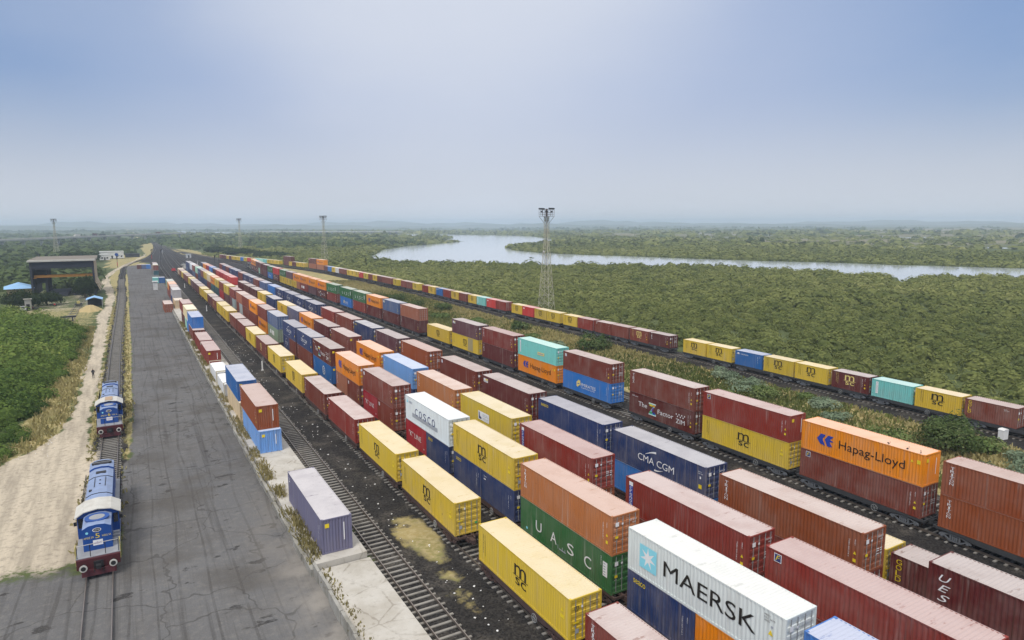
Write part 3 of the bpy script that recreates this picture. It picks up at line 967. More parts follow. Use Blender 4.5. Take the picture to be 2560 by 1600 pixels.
        m.rect(7.16, 7.24, .7, 2.1, 'white').rect(1.0, 1.08, 0.9, 2.2, 'white').rect(11.2, 11.4, 0.5, 0.7, 'white')
    elif key == 'panel':
        m.rect(4.6, 7.2, 1.0, 2.0, 'white').poly([(4.75, 1.85), (4.95, 1.85), (4.98, 1.45), (5.45, 1.25), (5.3, 1.1), (4.75, 1.1)], 'navy', 1)
        m.text('LEGAL', 5.65, 7.0, 1.52, 1.82, 'grey', 0.0).text('WEIGHT', 5.65, 7.0, 1.12, 1.4, 'grey', 0.0)
    elif key == 'patch':
        m.rect(2.6, 4.3, 1.0, 1.9, 'white').rect(5.0, 7.6, .9, 1.9, 'white')
    elif key == 'red':
        m.rect(0.5, 1.3, 1.85, 2.2, 'white').text('CAI', 0.58, 1.22, 1.92, 2.14, 'red', 0.03)
    else:
        return None
    return m


LET = {}


def lettering(key, L, H):
    k = (key, L > 10)
    if k not in LET:
        m = design(key, L, H)
        LET[k] = m.mesh(side_plane(L)) if m else None
    return LET[k]


END = {}


def end_marks(kind, L, H):
    k = (kind, L, H)
    if k in END:
        return END[k]
    m = Sheet2D()
    if kind == 'mscdoor':
        m.text('m', 0.34, 0.66, H - 0.72, H - 0.52, 'black', 0.018).text('sc', 0.36, 0.66, H - 0.90, H - 0.76, 'black', 0.018)
        m.rect(0.85, 0.98, H - 0.72, H - 0.55, 'white').rect(0.4, 0.66, 0.55, 0.85, 'grey').rect(1.85, 2.1, 0.75, 0.92, 'green')
        m.text('MEDU 418 562', 1.55, 2.15, H - 0.6, H - 0.5, 'black', 0).text('45G1', 1.75, 2.05, H - 0.78, H - 0.68, 'black', 0)
        m.rect(0.25, 0.7, H * 0.42, H * 0.42 + 0.12, 'gold')
    elif kind == 'door':
        m.text('TGBU 604 218', 1.5, 2.15, H - 0.62, H - 0.5, 'white', 0.01).text('45G1', 1.8, 2.1, H - 0.82, H - 0.72, 'white', 0.01)
        for z in (1.1, 1.3, 1.45):
            m.rect(1.5, 1.8, z, z + .06, 'white').rect(1.9, 2.1, z, z + .06, 'white')
        m.rect(0.3, 0.55, H * 0.42, H * 0.42 + 0.2, 'gold').rect(0.85, 1.0, H - 0.75, H - 0.6, 'white').rect(0.3, 0.6, H - .8, H - .5, 'white')
    elif kind == 'wall':
        m.rect(0.28, 0.62, H - 0.72, H - 0.38, 'gold').rect(1.75, 1.83, 0.9, H - 0.5, 'white')
    END[k] = m.mesh(end_plane(L))
    return END[k]


NAMED = dict(yellow='yellow', brown='brown', maroon='maroon', choc='dark red', rust='rust-orange', tan='tan', dusty='dusty brown', orange='orange', navy='navy blue', blue='bright blue',
             ltblue='light blue', deepblue='deep blue', steel='slate blue', green='green', teal='turquoise', darkteal='dark teal', purple='grey-purple', plum='plum brown', crimson='crimson', red='red-brown',
             brightred='bright red', white='white', cream='cream', beige='beige', mint='mint green', sage='sage green', grey='grey', pale='pale grey')
MARKS = dict(msc='with stacked black letters', mscpatch='with black letters and grey patch', mscb='with stacked cream letters', hl='with blue emblem, black name', uasc='with four spaced white letters',
             tri='with white letter column', tex='with short white letter column', maersk='with white star on blue square', cosco='with five navy letters', cma='with white letters',
             zf='with big coloured Z', emi='with white name, cream emblem', F='with small navy emblem', flo='with small white square', sea='with small yellow name', cro='with blue side label',
             croh='with small white name', ues='with slanted white letter column', gold='with yellow letter column', kline='with white K letters', small='with tiny white marks', label='with white-yellow label',
             vlabel='with tall white label', globe='with white globe emblem', panel='with white panel', patch='with two white patches', red='with small white label')
ORD = ['first', 'second', 'third', 'fourth', 'fifth', 'sixth', 'seventh', 'eighth', 'ninth', 'tenth', 'eleventh', 'twelfth', '13th', '14th', '15th', '16th', '17th', '18th', '19th', '20th'] + ['%dth' % i if i % 10 not in (1, 2, 3) else '%d%s' % (i, {1: 'st', 2: 'nd', 3: 'rd'}[i % 10]) for i in range(21, 90)]


def container(color, mark, x, y, z, L, H, rz, label, group, near='door', dist=None):
    """x,y = middle of the base; near = what closes the end that faces -y"""
    dist = math.hypot(x, y) if dist is None else dist
    lod = 0 if dist < 150 else (1 if dist < 260 else 2)
    body, roof, dl = cont_mesh(L, H, lod)
    flip = PI if near == 'wall' else 0.0
    col = PAINT[color]
    k = 1 + random.uniform(-0.10, 0.10)
    col = tuple(min(0.9, c * k * random.uniform(0.97, 1.03)) for c in col)
    r = empty("shipping_container", (x, y, z), rz + flip, label, "container", group)
    link("body", body, r, color=col)
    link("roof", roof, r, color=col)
    if lod < 2 or near == 'door' and dist < 330:
        for sx in (-1, 1):
            if lod == 2:
                continue
            d = link("door", dl[sx][0], r, color=col)
            link("locking_bars", dl[sx][1], d)
    le = lettering(mark, L, H)
    if le is not None:
        link("lettering", le, r, rz=-flip)
    if lod == 0 and near:
        link("end_markings", end_marks('mscdoor' if mark.startswith('msc') and near == 'door' else near, L, H), r, rz=-flip)  # painted stickers and strips, with text on door ends only
    return r


# ------------------------------------------------------------------ wagons
WMESH = {}


def bogie_mb(style, wheels=True):
    b = MB()
    for sx in (-1, 1):
        lo, hi = sorted((sx * 1.02, sx * 1.14))
        b.prism([(-1.28, 0.66), (-1.05, 0.80), (-0.35, 0.93), (0.35, 0.93), (1.05, 0.80), (1.28, 0.66), (1.28, 0.50), (1.0, 0.50), (0.92, 0.64), (0.42, 0.80), (-0.42, 0.80), (-0.92, 0.64), (-1.0, 0.50), (-1.28, 0.50)], 'x', lo, hi)
        b.prism([(-0.98, 0.62), (-0.86, 0.66), (-0.38, 0.36), (0.38, 0.36), (0.86, 0.66), (0.98, 0.62), (0.44, 0.26), (-0.44, 0.26)], 'x', lo + 0.002, hi - 0.002)
        b.box(lo, hi, -0.42, -0.30, 0.36, 0.80)
        b.box(lo, hi, 0.30, 0.42, 0.36, 0.80)
        for k in range(3):
            b.box(lo + .01, hi - .01, -0.2 + k * 0.16, -0.08 + k * 0.16, 0.38, 0.72)
        for sy in (-1, 1):
            b.cyl((sx * 1.08, sy * 1.0, 0.55), (sx * 1.19, sy * 1.0, 0.55), 0.13, 10)
    b.box(-1.0, 1.0, -0.2, 0.2, 0.55, 0.86)
    if wheels:
        for sx in (-1, 1):
            for sy in (-1, 1):
                b.cyl((sx * 0.80, sy * 1.0, 0.80), (sx * 0.93, sy * 1.0, 0.80), 0.45, 14, 1)
    return b


def wheel_mb():
    b = MB()
    b.cyl((-0.05, 0, 0), (0.06, 0, 0), 0.44, 18)
    b.cyl((-0.08, 0, 0), (-0.05, 0, 0), 0.48, 18)
    b.cyl((0.06, 0, 0), (0.12, 0, 0), 0.13, 12)
    return b


def wagon_meshes(style, L):
    k = (style, L)
    if k in WMESH:
        return WMESH[k]
    mm = M_WAGON_R if style == 'rusty' else M_WAGON_G
    f = MB()
    hl = L / 2
    for sx in (-1, 1):
        lo, hi = sorted((sx * 1.10, sx * 1.22))
        f.prism([(-hl, 0.98), (-hl, 1.19), (hl, 1.19), (hl, 0.98), (hl - 2.2, 0.98), (hl - 3.4, 0.74), (-hl + 3.4, 0.74), (-hl + 2.2, 0.98)], 'x', lo, hi)
        lo, hi = sorted((sx * 0.22, sx * 0.34))
        f.box(lo, hi, -hl - 0.35, hl + 0.35, 0.72, 1.14)
    y = -hl
    n = int(round(L / 1.75))
    for i in range(n + 1):
        yy = -hl + i * L / n
        f.box(-1.10, 1.10, max(yy - 0.09, -hl), min(yy + 0.09, hl), 1.0, 1.17)
    for sy in (-1, 1):
        y0, y1 = sorted((sy * (hl + 0.0), sy * (hl + 0.02)))
        f.box(-0.2, 0.2, min(sy * hl, sy * (hl + .62)), max(sy * hl, sy * (hl + .62)), 0.78, 1.02)
        f.box(-0.16, 0.16, min(sy * (hl + .62), sy * (hl + .80)), max(sy * (hl + .62), sy * (hl + .80)), 0.70, 1.08)
        f.bar((-1.1, sy * (hl - 1.7), 1.1), (-0.3, sy * hl, 1.1), 0.05)
        f.bar((1.1, sy * (hl - 1.7), 1.1), (0.3, sy * hl, 1.1), 0.05)
    f.box(-0.5, 0.3, -0.6, 0.9, 0.62, 0.98)
    f.cyl((0.55, -1.6, 0.8), (0.55, 0.1, 0.8), 0.22, 10)
    hb = MB()
    n = 16
    for k_ in range(n):
        a, b = 2 * PI * k_ / n, 2 * PI * (k_ + 1) / n
        hb.bar((-1.25, 0.30 * math.cos(a), 0.70 + 0.30 * math.sin(a)), (-1.25, 0.30 * math.cos(b), 0.70 + 0.30 * math.sin(b)), 0.026)
    for k_ in range(3):
        a = PI * k_ / 3
        hb.bar((-1.25, 0.28 * math.cos(a), 0.70 + 0.28 * math.sin(a)), (-1.25, -0.28 * math.cos(a), 0.70 - 0.28 * math.sin(a)), 0.02)
    hb.bar((-1.25, 0, .7), (-1.12, 0, .7), 0.04)
    bm_ = M_WAGON_R if style == 'rusty' else M_BOGIE_G
    res = dict(frame=f.mesh("underframe", mm), near=bogie_mb(style, False).mesh("bogie", [bm_, M_WHEEL]), far=bogie_mb(style, True).mesh("bogie", [bm_, M_WHEEL]),
               wheel=wheel_mb().mesh("wheel", M_WHEEL), hb=hb.mesh("handbrake_wheel", M_BAR))
    WMESH[k] = res
    return res


def wagon(style, x, y, rz, L, label, group, dist=None):
    dist = math.hypot(x, y) if dist is None else dist
    W = wagon_meshes(style, L)
    r = empty("flat_wagon", (x, y, 0.35 - 0.35), rz, label, "wagon", group)
    link("underframe", W['frame'], r)
    near = dist < 115
    if dist < 420:
        for sy in (-1, 1):
            b = link("bogie", W['near'] if near else W['far'], r, (0, sy * (L / 2 - 1.75), 0))
            if near:
                for sx in (-1, 1):
                    for q in (-1, 1):
                        link("wheel", W['wheel'], b, (sx * 0.86, q * 1.0, 0.80), 0 if sx > 0 else PI)
        if dist < 260:
            link("handbrake_wheel", W['hb'], r, (0, -2.0, 0))
    return r


TRAINS = {"siding train": ("single-deck train beside the empty siding", "train beside the siding", "siding train"),
          "second train": ("second train from the siding", "second train"), "third train": ("third train from the siding", "third train"),
          "fourth train": ("fourth train from the siding", "fourth train"), "grass train": ("double-stack train beside the grass strip", "train beside the grass", "grass train"),
          "mangrove train": ("train beside the mangroves", "mangrove train")}
DECK = 1.20
HC, STD = 2.896, 2.591
SEEN = {}


def train(name, P, tfar, tops, lows, style, pushes=None, near_ends=None, first=1):
    """tfar: far end of each 40-ft place, nearest first; tops/lows: lists of specs.
    spec: (colour, mark) or [(colour, mark), (colour, mark)] for a pair of 20-ft boxes (far one first) or None"""
    pushes = pushes or {}
    for i, tf in enumerate(tfar):
        L = 12.192
        a1 = P.arc_at_t(tf)
        a = a1 - L / 2
        x, y, h = P.at(a)
        d = math.hypot(x, y)
        low, top = lows[i] if lows else None, tops[i]
        z = DECK
        deck = []
        if low is not None:
            deck.append((low, 'lower' if top is not None else ''))
        if top is not None:
            deck.append((top, 'upper' if low is not None else ''))
        first_name = None
        for spec, lvl in deck:
            hh = HC
            end = (near_ends or {}).get((i, lvl), (near_ends or {}).get(i, 'door'))
            if isinstance(spec, list):
                hh = HC
                l20 = 6.058
                for q, (c, mk) in enumerate(spec):
                    aa = a1 - l20 / 2 - q * (L - l20)
                    x2, y2, h2 = P.at(aa)
                    lab = fit("short %s %s container %s, %s half of %s wagon, " % (NAMED[c], lvl, MARKS.get(mk, ''), ('far', 'near')[q], ORD[i + first - 1]), name)
                    put(c, mk, x2, y2, z, l20, hh, h2, lab, name, end if q else 'door')
                nm = 'two short containers'
            else:
                c, mk = spec
                lab = fit("%s %s container %s, %s from near end, " % (NAMED[c], lvl, MARKS.get(mk, ''), ORD[i + first - 1]), name)
                put(c, mk, x, y, z, L, hh, h, lab, name, end)
                nm = NAMED[c] + ' container'
            if first_name is None:
                first_name = nm
            z += hh
        wagon(style, x, y, h, 12.9, fit("%s flat wagon under %s, %s from near end, " % ('rusty' if style == 'rusty' else 'dark grey', first_name, ORD[i + first - 1]), name), "flat wagons of the " + name)


def fit(head, name):
    """name a train as fully as the sixteen words allow"""
    head = ' '.join(head.split()).replace(' ,', ',')
    for tail in TRAINS[name]:
        if len((head + ' ' + tail).replace('-', ' ').split()) <= 16:
            break
    return head + ' ' + tail


def put(c, mk, x, y, z, L, H, rz, lab, name, near):
    lab = ' '.join(lab.split()).replace(' ,', ',')
    container(c, mk, x, y, z, L, H, rz, lab, "containers on the " + name, near)

# ------------------------------------------------------------------ the trains, nearest place first
def sp(txt):
    res = []
    for w_ in txt.split():
        if w_ == '_':
            res.append(None)
        elif '+' in w_:
            res.append([tuple((q.split('.') + ['-'])[:2]) for q in w_.split('+')])
        else:
            res.append(tuple((w_.split('.') + ['-'])[:2]))
    return res


tB = [29.31, 43.05, 59.56, 73.34, 87.12, 100.91, 114.72, 131.29, 145.1, 158.92, 172.76, 186.61, 203.2, 217.05, 230.89, 244.73, 258.56, 275.13, 288.95, 302.75, 316.55, 330.34, 346.87, 360.65, 374.42, 388.18, 401.94]
train("siding train", T_B, tB, sp("red.tri yellow.msc yellow.msc yellow.msc red.small brown.tri yellow.msc yellow.msc brown.mscb yellow.msc brown brown yellow.msc yellow.msc brown.mscb maroon yellow.msc yellow.msc maroon maroon plum yellow.msc brown brown yellow.msc brown beige"), None, 'rusty')

tC = [18.89, 32.1, 46.0, 59.3, 72.6, 89.2, 103.2, 118.2, 131.2, 144.7, 162.8, 176.7, 190.6, 203.5, 216.3, 232.2, 247.31, 261.11, 275.6, 290.5, 305.17, 318.92, 332.67, 346.41, 360.16, 376.65, 390.4, 404.14, 417.89]
train("second train", T_C, tC,
      sp("blue white.maersk tan.tri yellow.msc white.cosco brown.flo orange.hl choc.zf navy.cma navy.cma steel.small brown orange.hl brown dusty red.tri yellow.msc brown yellow.msc orange.hl cream yellow.msc brown navy.cma mint brown white navy navy.small"),
      sp("navy navy.sea+orange.hl green.uasc navy.sea+navy.small crimson.kline+navy.sea crimson.kline+brown.flo dusty.tri+brown.flo deepblue.globe brown.tri navy.cma+brown sage.patch orange.hl brown brown brown+pale plum+pale plum crimson darkteal darkteal.small brown navy navy navy.cma brown steel navy navy steel"),
      'rusty', near_ends={5: 'door', 7: 'wall', 10: 'door'})

tD = [25.73, 39.2, 55.8, 69.6, 83.5, 97.3, 111.3, 128.1, 142.0, 155.8, 169.4, 182.4, 199.0, 213.98, 228.6, 243.0, 257.2, 287.2, 300.9, 314.6, 327.9, 341.9, 357.81, 371.9, 386.0, 399.8]
train("third train", T_D, tD,
      sp("red.F red.cro red.cro yellow.panel tan.tri ltblue.small orange.hl brown.small maroon.small orange.hl purple.small yellow.msc navy.sea yellow.msc maroon maroon maroon brightred.red brightred crimson brightred maroon blue.cma crimson orange navy"),
      sp("brown brown rust.small navy brown navy brown brown navy brown brown navy brown brown navy brown brown brown brown navy brown brown navy brown brown navy"), 'rusty', near_ends={(7, 'upper'): 'wall', (17, 'upper'): 'wall'})
train("third train", T_D, [272.2], sp("_"), sp("dusty"), 'rusty', first=27)

tE = [19.5, 35.72, 49.3, 63.0, 77.2, 91.1, 107.9, 121.8, 135.7, 149.6, 163.6, 180.35, 194.5, 208.5, 222.6, 236.4, 253.4, 267.4, 281.5, 295.0, 309.0, 326.2, 340.1, 354.4, 368.0, 382.0]
train("fourth train", T_E, tE,
      sp("maroon.ues rust.tri navy.cma navy.sea maroon.label brown.flo rust.tri plum.tri navy.sea brown.small red.tri navy.cma navy.cma navy.cma navy.cma blue.cro steel.small brown navy.cma navy.cma brown navy navy.cma brown navy.small brown"),
      sp("brown brown.small blue navy brown navy brown brown navy brown brown navy brown navy brown brown navy brown brown navy brown navy brown brown navy brown"), 'rusty')

H_AT = [(24.6, 'maroon.gold'), (31.0, 'yellow.msc'), (37.4, 'yellow.msc'), (92.6, 'plum'), (98.9, 'plum')]
for i, (tf, sp_) in enumerate(H_AT):
    c, mk = sp(sp_)[0]
    x, y, h = T_H.at(T_H.arc_at_t(tf - 3.03))
    put(c, mk, x, y, DECK, 6.058, STD + 0.1, h, "short %s container %s on the hidden train, %s" % (NAMED[c], MARKS.get(mk, ''), ['between two taller stacks', 'beside the yellow-lettered one', 'far one', 'behind the rust container', 'far behind rust container'][i]), "hidden single-deck train", 'door')
for tf in (24.9, 37.8, 99.2):
    x, y, h = T_H.at(T_H.arc_at_t(tf - 6.4))
    wagon('rusty', x, y, h, 12.9, "rusty flat wagon on the hidden track, %s" % {24.9: 'under the yellow-lettered container', 37.8: 'under yellow containers', 99.2: 'under plum brown containers'}[tf], "flat wagons of the hidden single-deck train")

tF = [28.09, 41.76, 55.4, 69.0, 85.4, 99.6, 113.6, 127.6, 141.4, 158.8, 172.3, 186.4, 200.1, 214.2, 231.4, 244.8, 258.9, 273.2, 285.8, 300.9, 315.5, 332.0, 345.8, 361.6, 381.0, 395.0, 408.0, 420.6]
train("grass train", T_F, tF,
      sp("rust.tri orange.hl red.F brown.tex brown.flo teal.vlabel red.tex plum.label _ dusty.small steel.label orange.hl green.uasc green.uasc green.uasc orange.hl orange.hl orange.hl orange.hl plum.small green.uasc brightred.small green.uasc maroon maroon maroon orange.hl orange.hl"),
      sp("rust.tri brown.F yellow.msc choc.zf blue.emi orange.hl maroon.tex yellow.mscpatch yellow.msc maroon.tex maroon.small choc.small red.tri blue.emi red.label choc.zf plum red.patch yellow.msc+dusty yellow.msc+yellow.msc yellow.msc+yellow.msc choc.zf blue.emi plum mint+maroon choc.zf choc.zf choc.zf"),
      'grey', near_ends={(1, 'upper'): 'wall', (2, 'upper'): 'wall', (9, 'lower'): 'wall', (10, 'upper'): 'wall'})

# the single-deck train along the mangroves: places as they were found from its near end (arc length along its own curve)
G_T = [43.5, 50.0, 56.4, 63.0, 69.8, 76.2, 82.6, 89.6, 96.0, 106.2, 112.6, 119.3, 125.6, 132.8, 139.2, 147.0, 153.3, 160.0, 166.2, 175.9, 182.3, 189.3, 195.8, 203.2, 209.7, 217.0, 223.5, 231.2, 237.7, 248.0, 255.0, 261.4, 271.0, 285.6, 292.0, 298.4, 304.8, 312.0, 319.2, 326.0, 332.4, 338.8, 352.6, 359.2, 365.6, 373.0, 379.4]
G_S = "brown.gold yellow.msc teal.vlabel maroon.mscb yellow.msc yellow.msc deepblue.croh yellow.msc yellow.msc maroon.tex brown.mscb brown brown.small red yellow.msc yellow.msc yellow.msc brightred.red yellow.msc red brightred.red teal.vlabel yellow.msc brown yellow.msc red deepblue.croh yellow.msc red yellow.msc brown red yellow.msc BROWN maroon yellow.msc brown yellow.msc brightred.red yellow.msc yellow.msc yellow.msc BROWN white yellow.msc blue maroon".split()
GNAME = "mangrove train"
k20 = []
for i, (tf, s_) in enumerate(zip(G_T, G_S)):
    k20.append((T_G.arc_at_t(tf), s_))
a = k20[-1][0] + 13.2
for s_ in "DUSTY/ORANGE.hl DUSTY/MAROON.label yellow.msc yellow.msc maroon yellow.msc MAROON/MAROON yellow.msc yellow.msc yellow.msc teal mint teal yellow.msc brightred yellow.msc blue yellow.msc yellow.msc yellow.msc maroon yellow maroon maroon brown".split():
    k20.append((a, s_))
    a += 13.4 if s_[0].isupper() else 6.85
g_end = a
for i, (a1, s_) in enumerate(k20):
    big = s_[0].isupper()
    L = 12.192 if big else 6.058
    stack = s_.split('/')
    z = DECK + 0.14
    for q, one in enumerate(stack):
        c, mk = tuple((one.split('.') + ['-'])[:2])
        c = c.lower()
        x, y, h = T_G.at(a1 - L / 2)
        hh = HC if len(stack) > 1 else STD
        lvl = ('lower', 'upper')[q] if len(stack) > 1 else ''
        put(c, mk, x, y, z, L, hh, h, fit("%s %s %s container %s, %s from near end, " % ('long' if big else 'short', NAMED[c], lvl, MARKS.get(mk, ''), ORD[i]), GNAME), GNAME, 'door')
        z += hh
# one wagon under each pair of short boxes or each long one
i, wi = 0, 0
starts = [0]
i = 1
while i < len(k20):
    starts.append(i)
    i += 1 if k20[i][1][0].isupper() else 2
for n, i in enumerate(starts):
    a1, s_ = k20[i]
    if s_[0].isupper():
        ac = a1 - 6.1
    elif i + 1 < len(k20) and i > 0:
        ac = (k20[i + 1][0] + a1 - 6.058) / 2
    else:
        ac = a1 - 6.2
    x, y, h = T_G.at(ac)
    r = wagon('grey', x, y, h, 13.0, "dark grey flat wagon, %s from the near end of the mangrove-side train" % ORD[n], "flat wagons of the " + GNAME)
    r.location.z = 0.14

# ------------------------------------------------------------------ platform beside the siding
def m_concrete(c1, c2):
    def f(t):
        co = t.n('ShaderNodeTexCoord').outputs['Object']
        mid = t.noise(co, 0.45, 5, 0.6)
        c = t.mix(t.ramp(mid, 0.35, 0.7), c1, c2)
        cr = t.n('ShaderNodeTexVoronoi', {'Vector': co, 'Scale': 0.33}, feature='DISTANCE_TO_EDGE').outputs['Distance']
        wob = t.noise(co, 2.2, 4, 0.6)
        c = t.mix(t.math('MULTIPLY', t.ramp(t.math('ADD', cr, t.math('MULTIPLY', wob, 0.12)), 0.085, 0.07), t.ramp(mid, 0.35, 0.6, 0.0, 0.5)), c, (0.20, 0.175, 0.14))
        c = t.mix(t.math('MULTIPLY', t.ramp(wob, 0.55, 0.75), 0.5), c, (0.24, 0.215, 0.175))
        out(t, c, 0.93, 0, 0.15)
    return f
M_CONC = mat("cracked_concrete", m_concrete((0.50, 0.475, 0.43), (0.40, 0.37, 0.32)))
M_CONC2 = mat("weathered_kerb_concrete", m_concrete((0.36, 0.35, 0.32), (0.22, 0.21, 0.18)))
def plan_slab(name, left, right, z0, z1, m, label=None, cat=None):
    mb = MB()
    n = len(left)
    for i in range(n - 1):
        (ya, xa), (yb, xb) = left[i], left[i + 1]
        (yc, xc), (yd, xd) = right[i], right[i + 1]
        mb.poly([(xa, ya, z1), (xc, yc, z1), (xd, yd, z1), (xb, yb, z1)])
        mb.poly([(xa, ya, z0), (xa, ya, z1), (xb, yb, z1), (xb, yb, z0)])
        mb.poly([(xc, yc, z0), (xd, yd, z0), (xd, yd, z1), (xc, yc, z1)])
    (ya, xa), (yc, xc) = left[0], right[0]
    mb.poly([(xa, ya, z0), (xc, yc, z0), (xc, yc, z1), (xa, ya, z1)])
    (ya, xa), (yc, xc) = left[-1], right[-1]
    mb.poly([(xc, yc, z0), (xa, ya, z0), (xa, ya, z1), (xc, yc, z1)])
    return obj(name, mb, m)
PT = [49.1, 60, 72, 85, 100, 115, 130, 150, 170, 190, 210, 230, 255]
pl = lambda t: 11.02 + 0.0075 * max(0, t - 75) + 0.06 * math.sin(t * 0.7)
plat = plan_slab("platform", [(t, pl(t)) for t in PT], [(t, 15.05 + 0.006 * (t - 49)) for t in PT], 0.0, 1.0, M_CONC)
tag(plat, "long cracked concrete loading platform carrying the loose container stacks", "platform")
low = plan_slab("platform", [(t, 11.15 + 0.05 * math.sin(t)) for t in range(16, 50, 3)], [(t, 15.22) for t in range(16, 50, 3)], 0.0, 0.52, M_CONC)
tag(low, "low broken concrete slab in front of the loading platform", "platform")
wb = MB()
for t in np.arange(18, 48.6, 1.5):
    h = 0.98 + 0.09 * math.sin(t * 2.1) - (0.22 if 33 < t < 36 else 0)
    x = 10.86 + 0.05 * math.sin(t)
    wb.box(x, x + 0.22, t, t + 1.49, 0.0, h)
tag(obj("parapet_wall", wb, M_CONC2), "broken low concrete wall edging the near slab", "wall")
kb = MB()
for t in np.arange(49.2, 254, 3.0):
    x = pl(t) - 0.42
    h = 0.55 + 0.06 * math.sin(t * 1.7)
    kb.box(x, x + 0.30, t, t + 2.985, 0.0, h)
tag(obj("kerb", kb, M_CONC2), kind='structure')

A_GROUP = "containers stacked on the platform"
A_DATA = [
    # colour, mark, s of the left face, far t, length, base z, height, label
    ('purple', 'small', 11.80, 62.45, 12.192, 1.0, HC, "faded grey-purple container alone on the platform edge"),
    ('ltblue', 'small', 11.78, 89.8, 12.192, 1.0, STD, "light blue scratched container under the rust-orange one on the platform"),
    ('rust', 'tri', 11.72, 90.5, 12.192, 1.0 + STD, STD + 0.2, "rust-orange container on top of the light blue scratched one"),
    ('beige', '-', 11.74, 104.2, 12.192, 1.0, STD, "beige container under the blue one on the platform"),
    ('deepblue', 'small', 11.76, 105.2, 12.192, 1.0 + STD, STD + 0.1, "blue container with pale scraped roof on top of beige one"),
    ('red', 'label', 12.06, 146.6, 12.192, 1.0, STD, "red-brown container with yellow sticker, at the bare end of the platform gap"),
    ('red', '-', 12.10, 159.8, 12.192, 1.0, STD, "red-brown container behind the yellow-stickered one on the platform"),
    ('brown', '-', 12.16, 175.2, 12.192, 1.0, STD, "brown container under the bright blue one on the platform"),
    ('blue', 'small', 12.25, 178.2, 12.192, 1.0 + STD, STD, "bright blue container on top of the brown platform container"),
    ('blue', '-', 12.34, 182.9, 6.058, 1.0, STD, "short blue container under the cream one on the platform"),
    ('mint', '-', 12.38, 189.3, 6.058, 1.0, STD, "short mint green container beside the short blue one on the platform"),
    ('cream', '-', 12.44, 194.3, 12.192, 1.0 + STD, STD, "cream container on top of the blue and mint short ones"),
    ('maroon', '-', 12.48, 202.6, 12.192, 1.0, STD, "maroon container under the red one behind the cream container"),
    ('red', '-', 12.56, 208.6, 12.192, 1.0 + STD, STD, "red-brown container stacked behind the cream one on the platform"),
    ('beige', '-', 12.80, 244.6, 12.192, 1.0, STD, "beige container under the grey one at the platform gap"),
    ('grey', '-', 12.84, 252.6, 12.192, 1.0 + STD, STD, "grey container with pale roof set back on the beige one"),
    ('navy', '-', 12.95, 257.3, 12.192, 1.0, STD, "navy container under the upper brown one beyond the grey container"),
    ('brown', '-', 13.02, 265.6, 12.192, 1.0 + STD, STD, "brown upper container behind the grey one on the platform"),
    ('brown', '-', 13.15, 270.4, 12.192, 1.0, STD, "brown lower container beneath the orange platform container"),
    ('orange', '-', 13.26, 278.8, 12.192, 1.0 + STD, STD, "orange upper container in the far platform stack"),
    ('red', '-', 13.28, 284.0, 12.192, 1.0, STD, "red-brown lower container at the far end of the platform stacks"),
    ('sage', '-', 13.36, 292.0, 12.192, 1.0 + STD, STD, "sage green upper container with pale roof, farthest of platform stacks"),
    ('rust', 'small', 9.78, 244.4, 12.192, 0.0, STD, "rust-orange container standing alone on the asphalt beside the platform"),
    ('teal', '-', 10.95, 360.0, 6.058, 0.0, STD, "short turquoise container on the asphalt, door side by side with blue"),
    ('deepblue', '-', 13.55, 360.0, 6.058, 0.0, STD, "short blue container on the asphalt beside the turquoise one"),
    ('darkteal', '-', 13.5, 418.5, 6.058, 0.0, STD, "dark teal container under the brown one with a cream cover"),
    ('brown', '-', 13.5, 419.5, 6.058, STD, STD, "brown container with cream cover on top of dark teal one"),
    ('grey', '-', 13.9, 436.5, 12.192, 0.0, STD, "grey lower container beyond the cream-covered one"),
    ('white', '-', 13.95, 437.0, 12.192, STD, STD, "white-roofed upper container beyond the cream-covered one"),
    ('maroon', '-', 14.1, 452.0, 12.192, STD, STD, "maroon upper container farthest along the asphalt"),
    ('brown', '-', 14.1, 452.0, 12.192, 0, STD, "brown lower container farthest along the asphalt"),
    ('maroon', '-', 6.6, 483.0, 6.058, 0.0, STD, "short maroon container in the row of three across the asphalt"),
    ('steel', '-', 9.15, 483.0, 6.058, 0.0, STD, "short slate container in the middle of the row of three"),
    ('blue', '-', 11.7, 483.0, 6.058, 0.0, STD, "short blue container at the inner end of the row of three"),
]
for k_, (c, mk, s_, tf, L, z, hh, lab) in enumerate(A_DATA):
    nr = 'wall' if k_ in (0, 1, 2, 4, 5, 8, 15) else 'door'
    container(c, mk, s_ + CW / 2, tf - L / 2, z, L, hh, -0.004 if tf > 100 else 0.0, lab, A_GROUP, nr)

# cover on the brown far box
mb = MB()
mb.prism([(-1.3, -0.5), (-1.3, 0.12), (-0.9, 0.34), (0.9, 0.34), (1.3, 0.12), (1.3, -0.5), (1.24, -0.5), (1.24, 0.02), (-1.24, 0.02), (-1.24, -0.5)], 'y', -3.1, 3.1)
M_CANVAS = mat("cream_canvas", m_flat((0.55, 0.46, 0.34), 0.9))
tag(obj("tarpaulin", mb, M_CANVAS, None, (14.72, 416.47, 2 * STD + 0.01)), "cream tarpaulin draped over the brown far container", "tarpaulin")

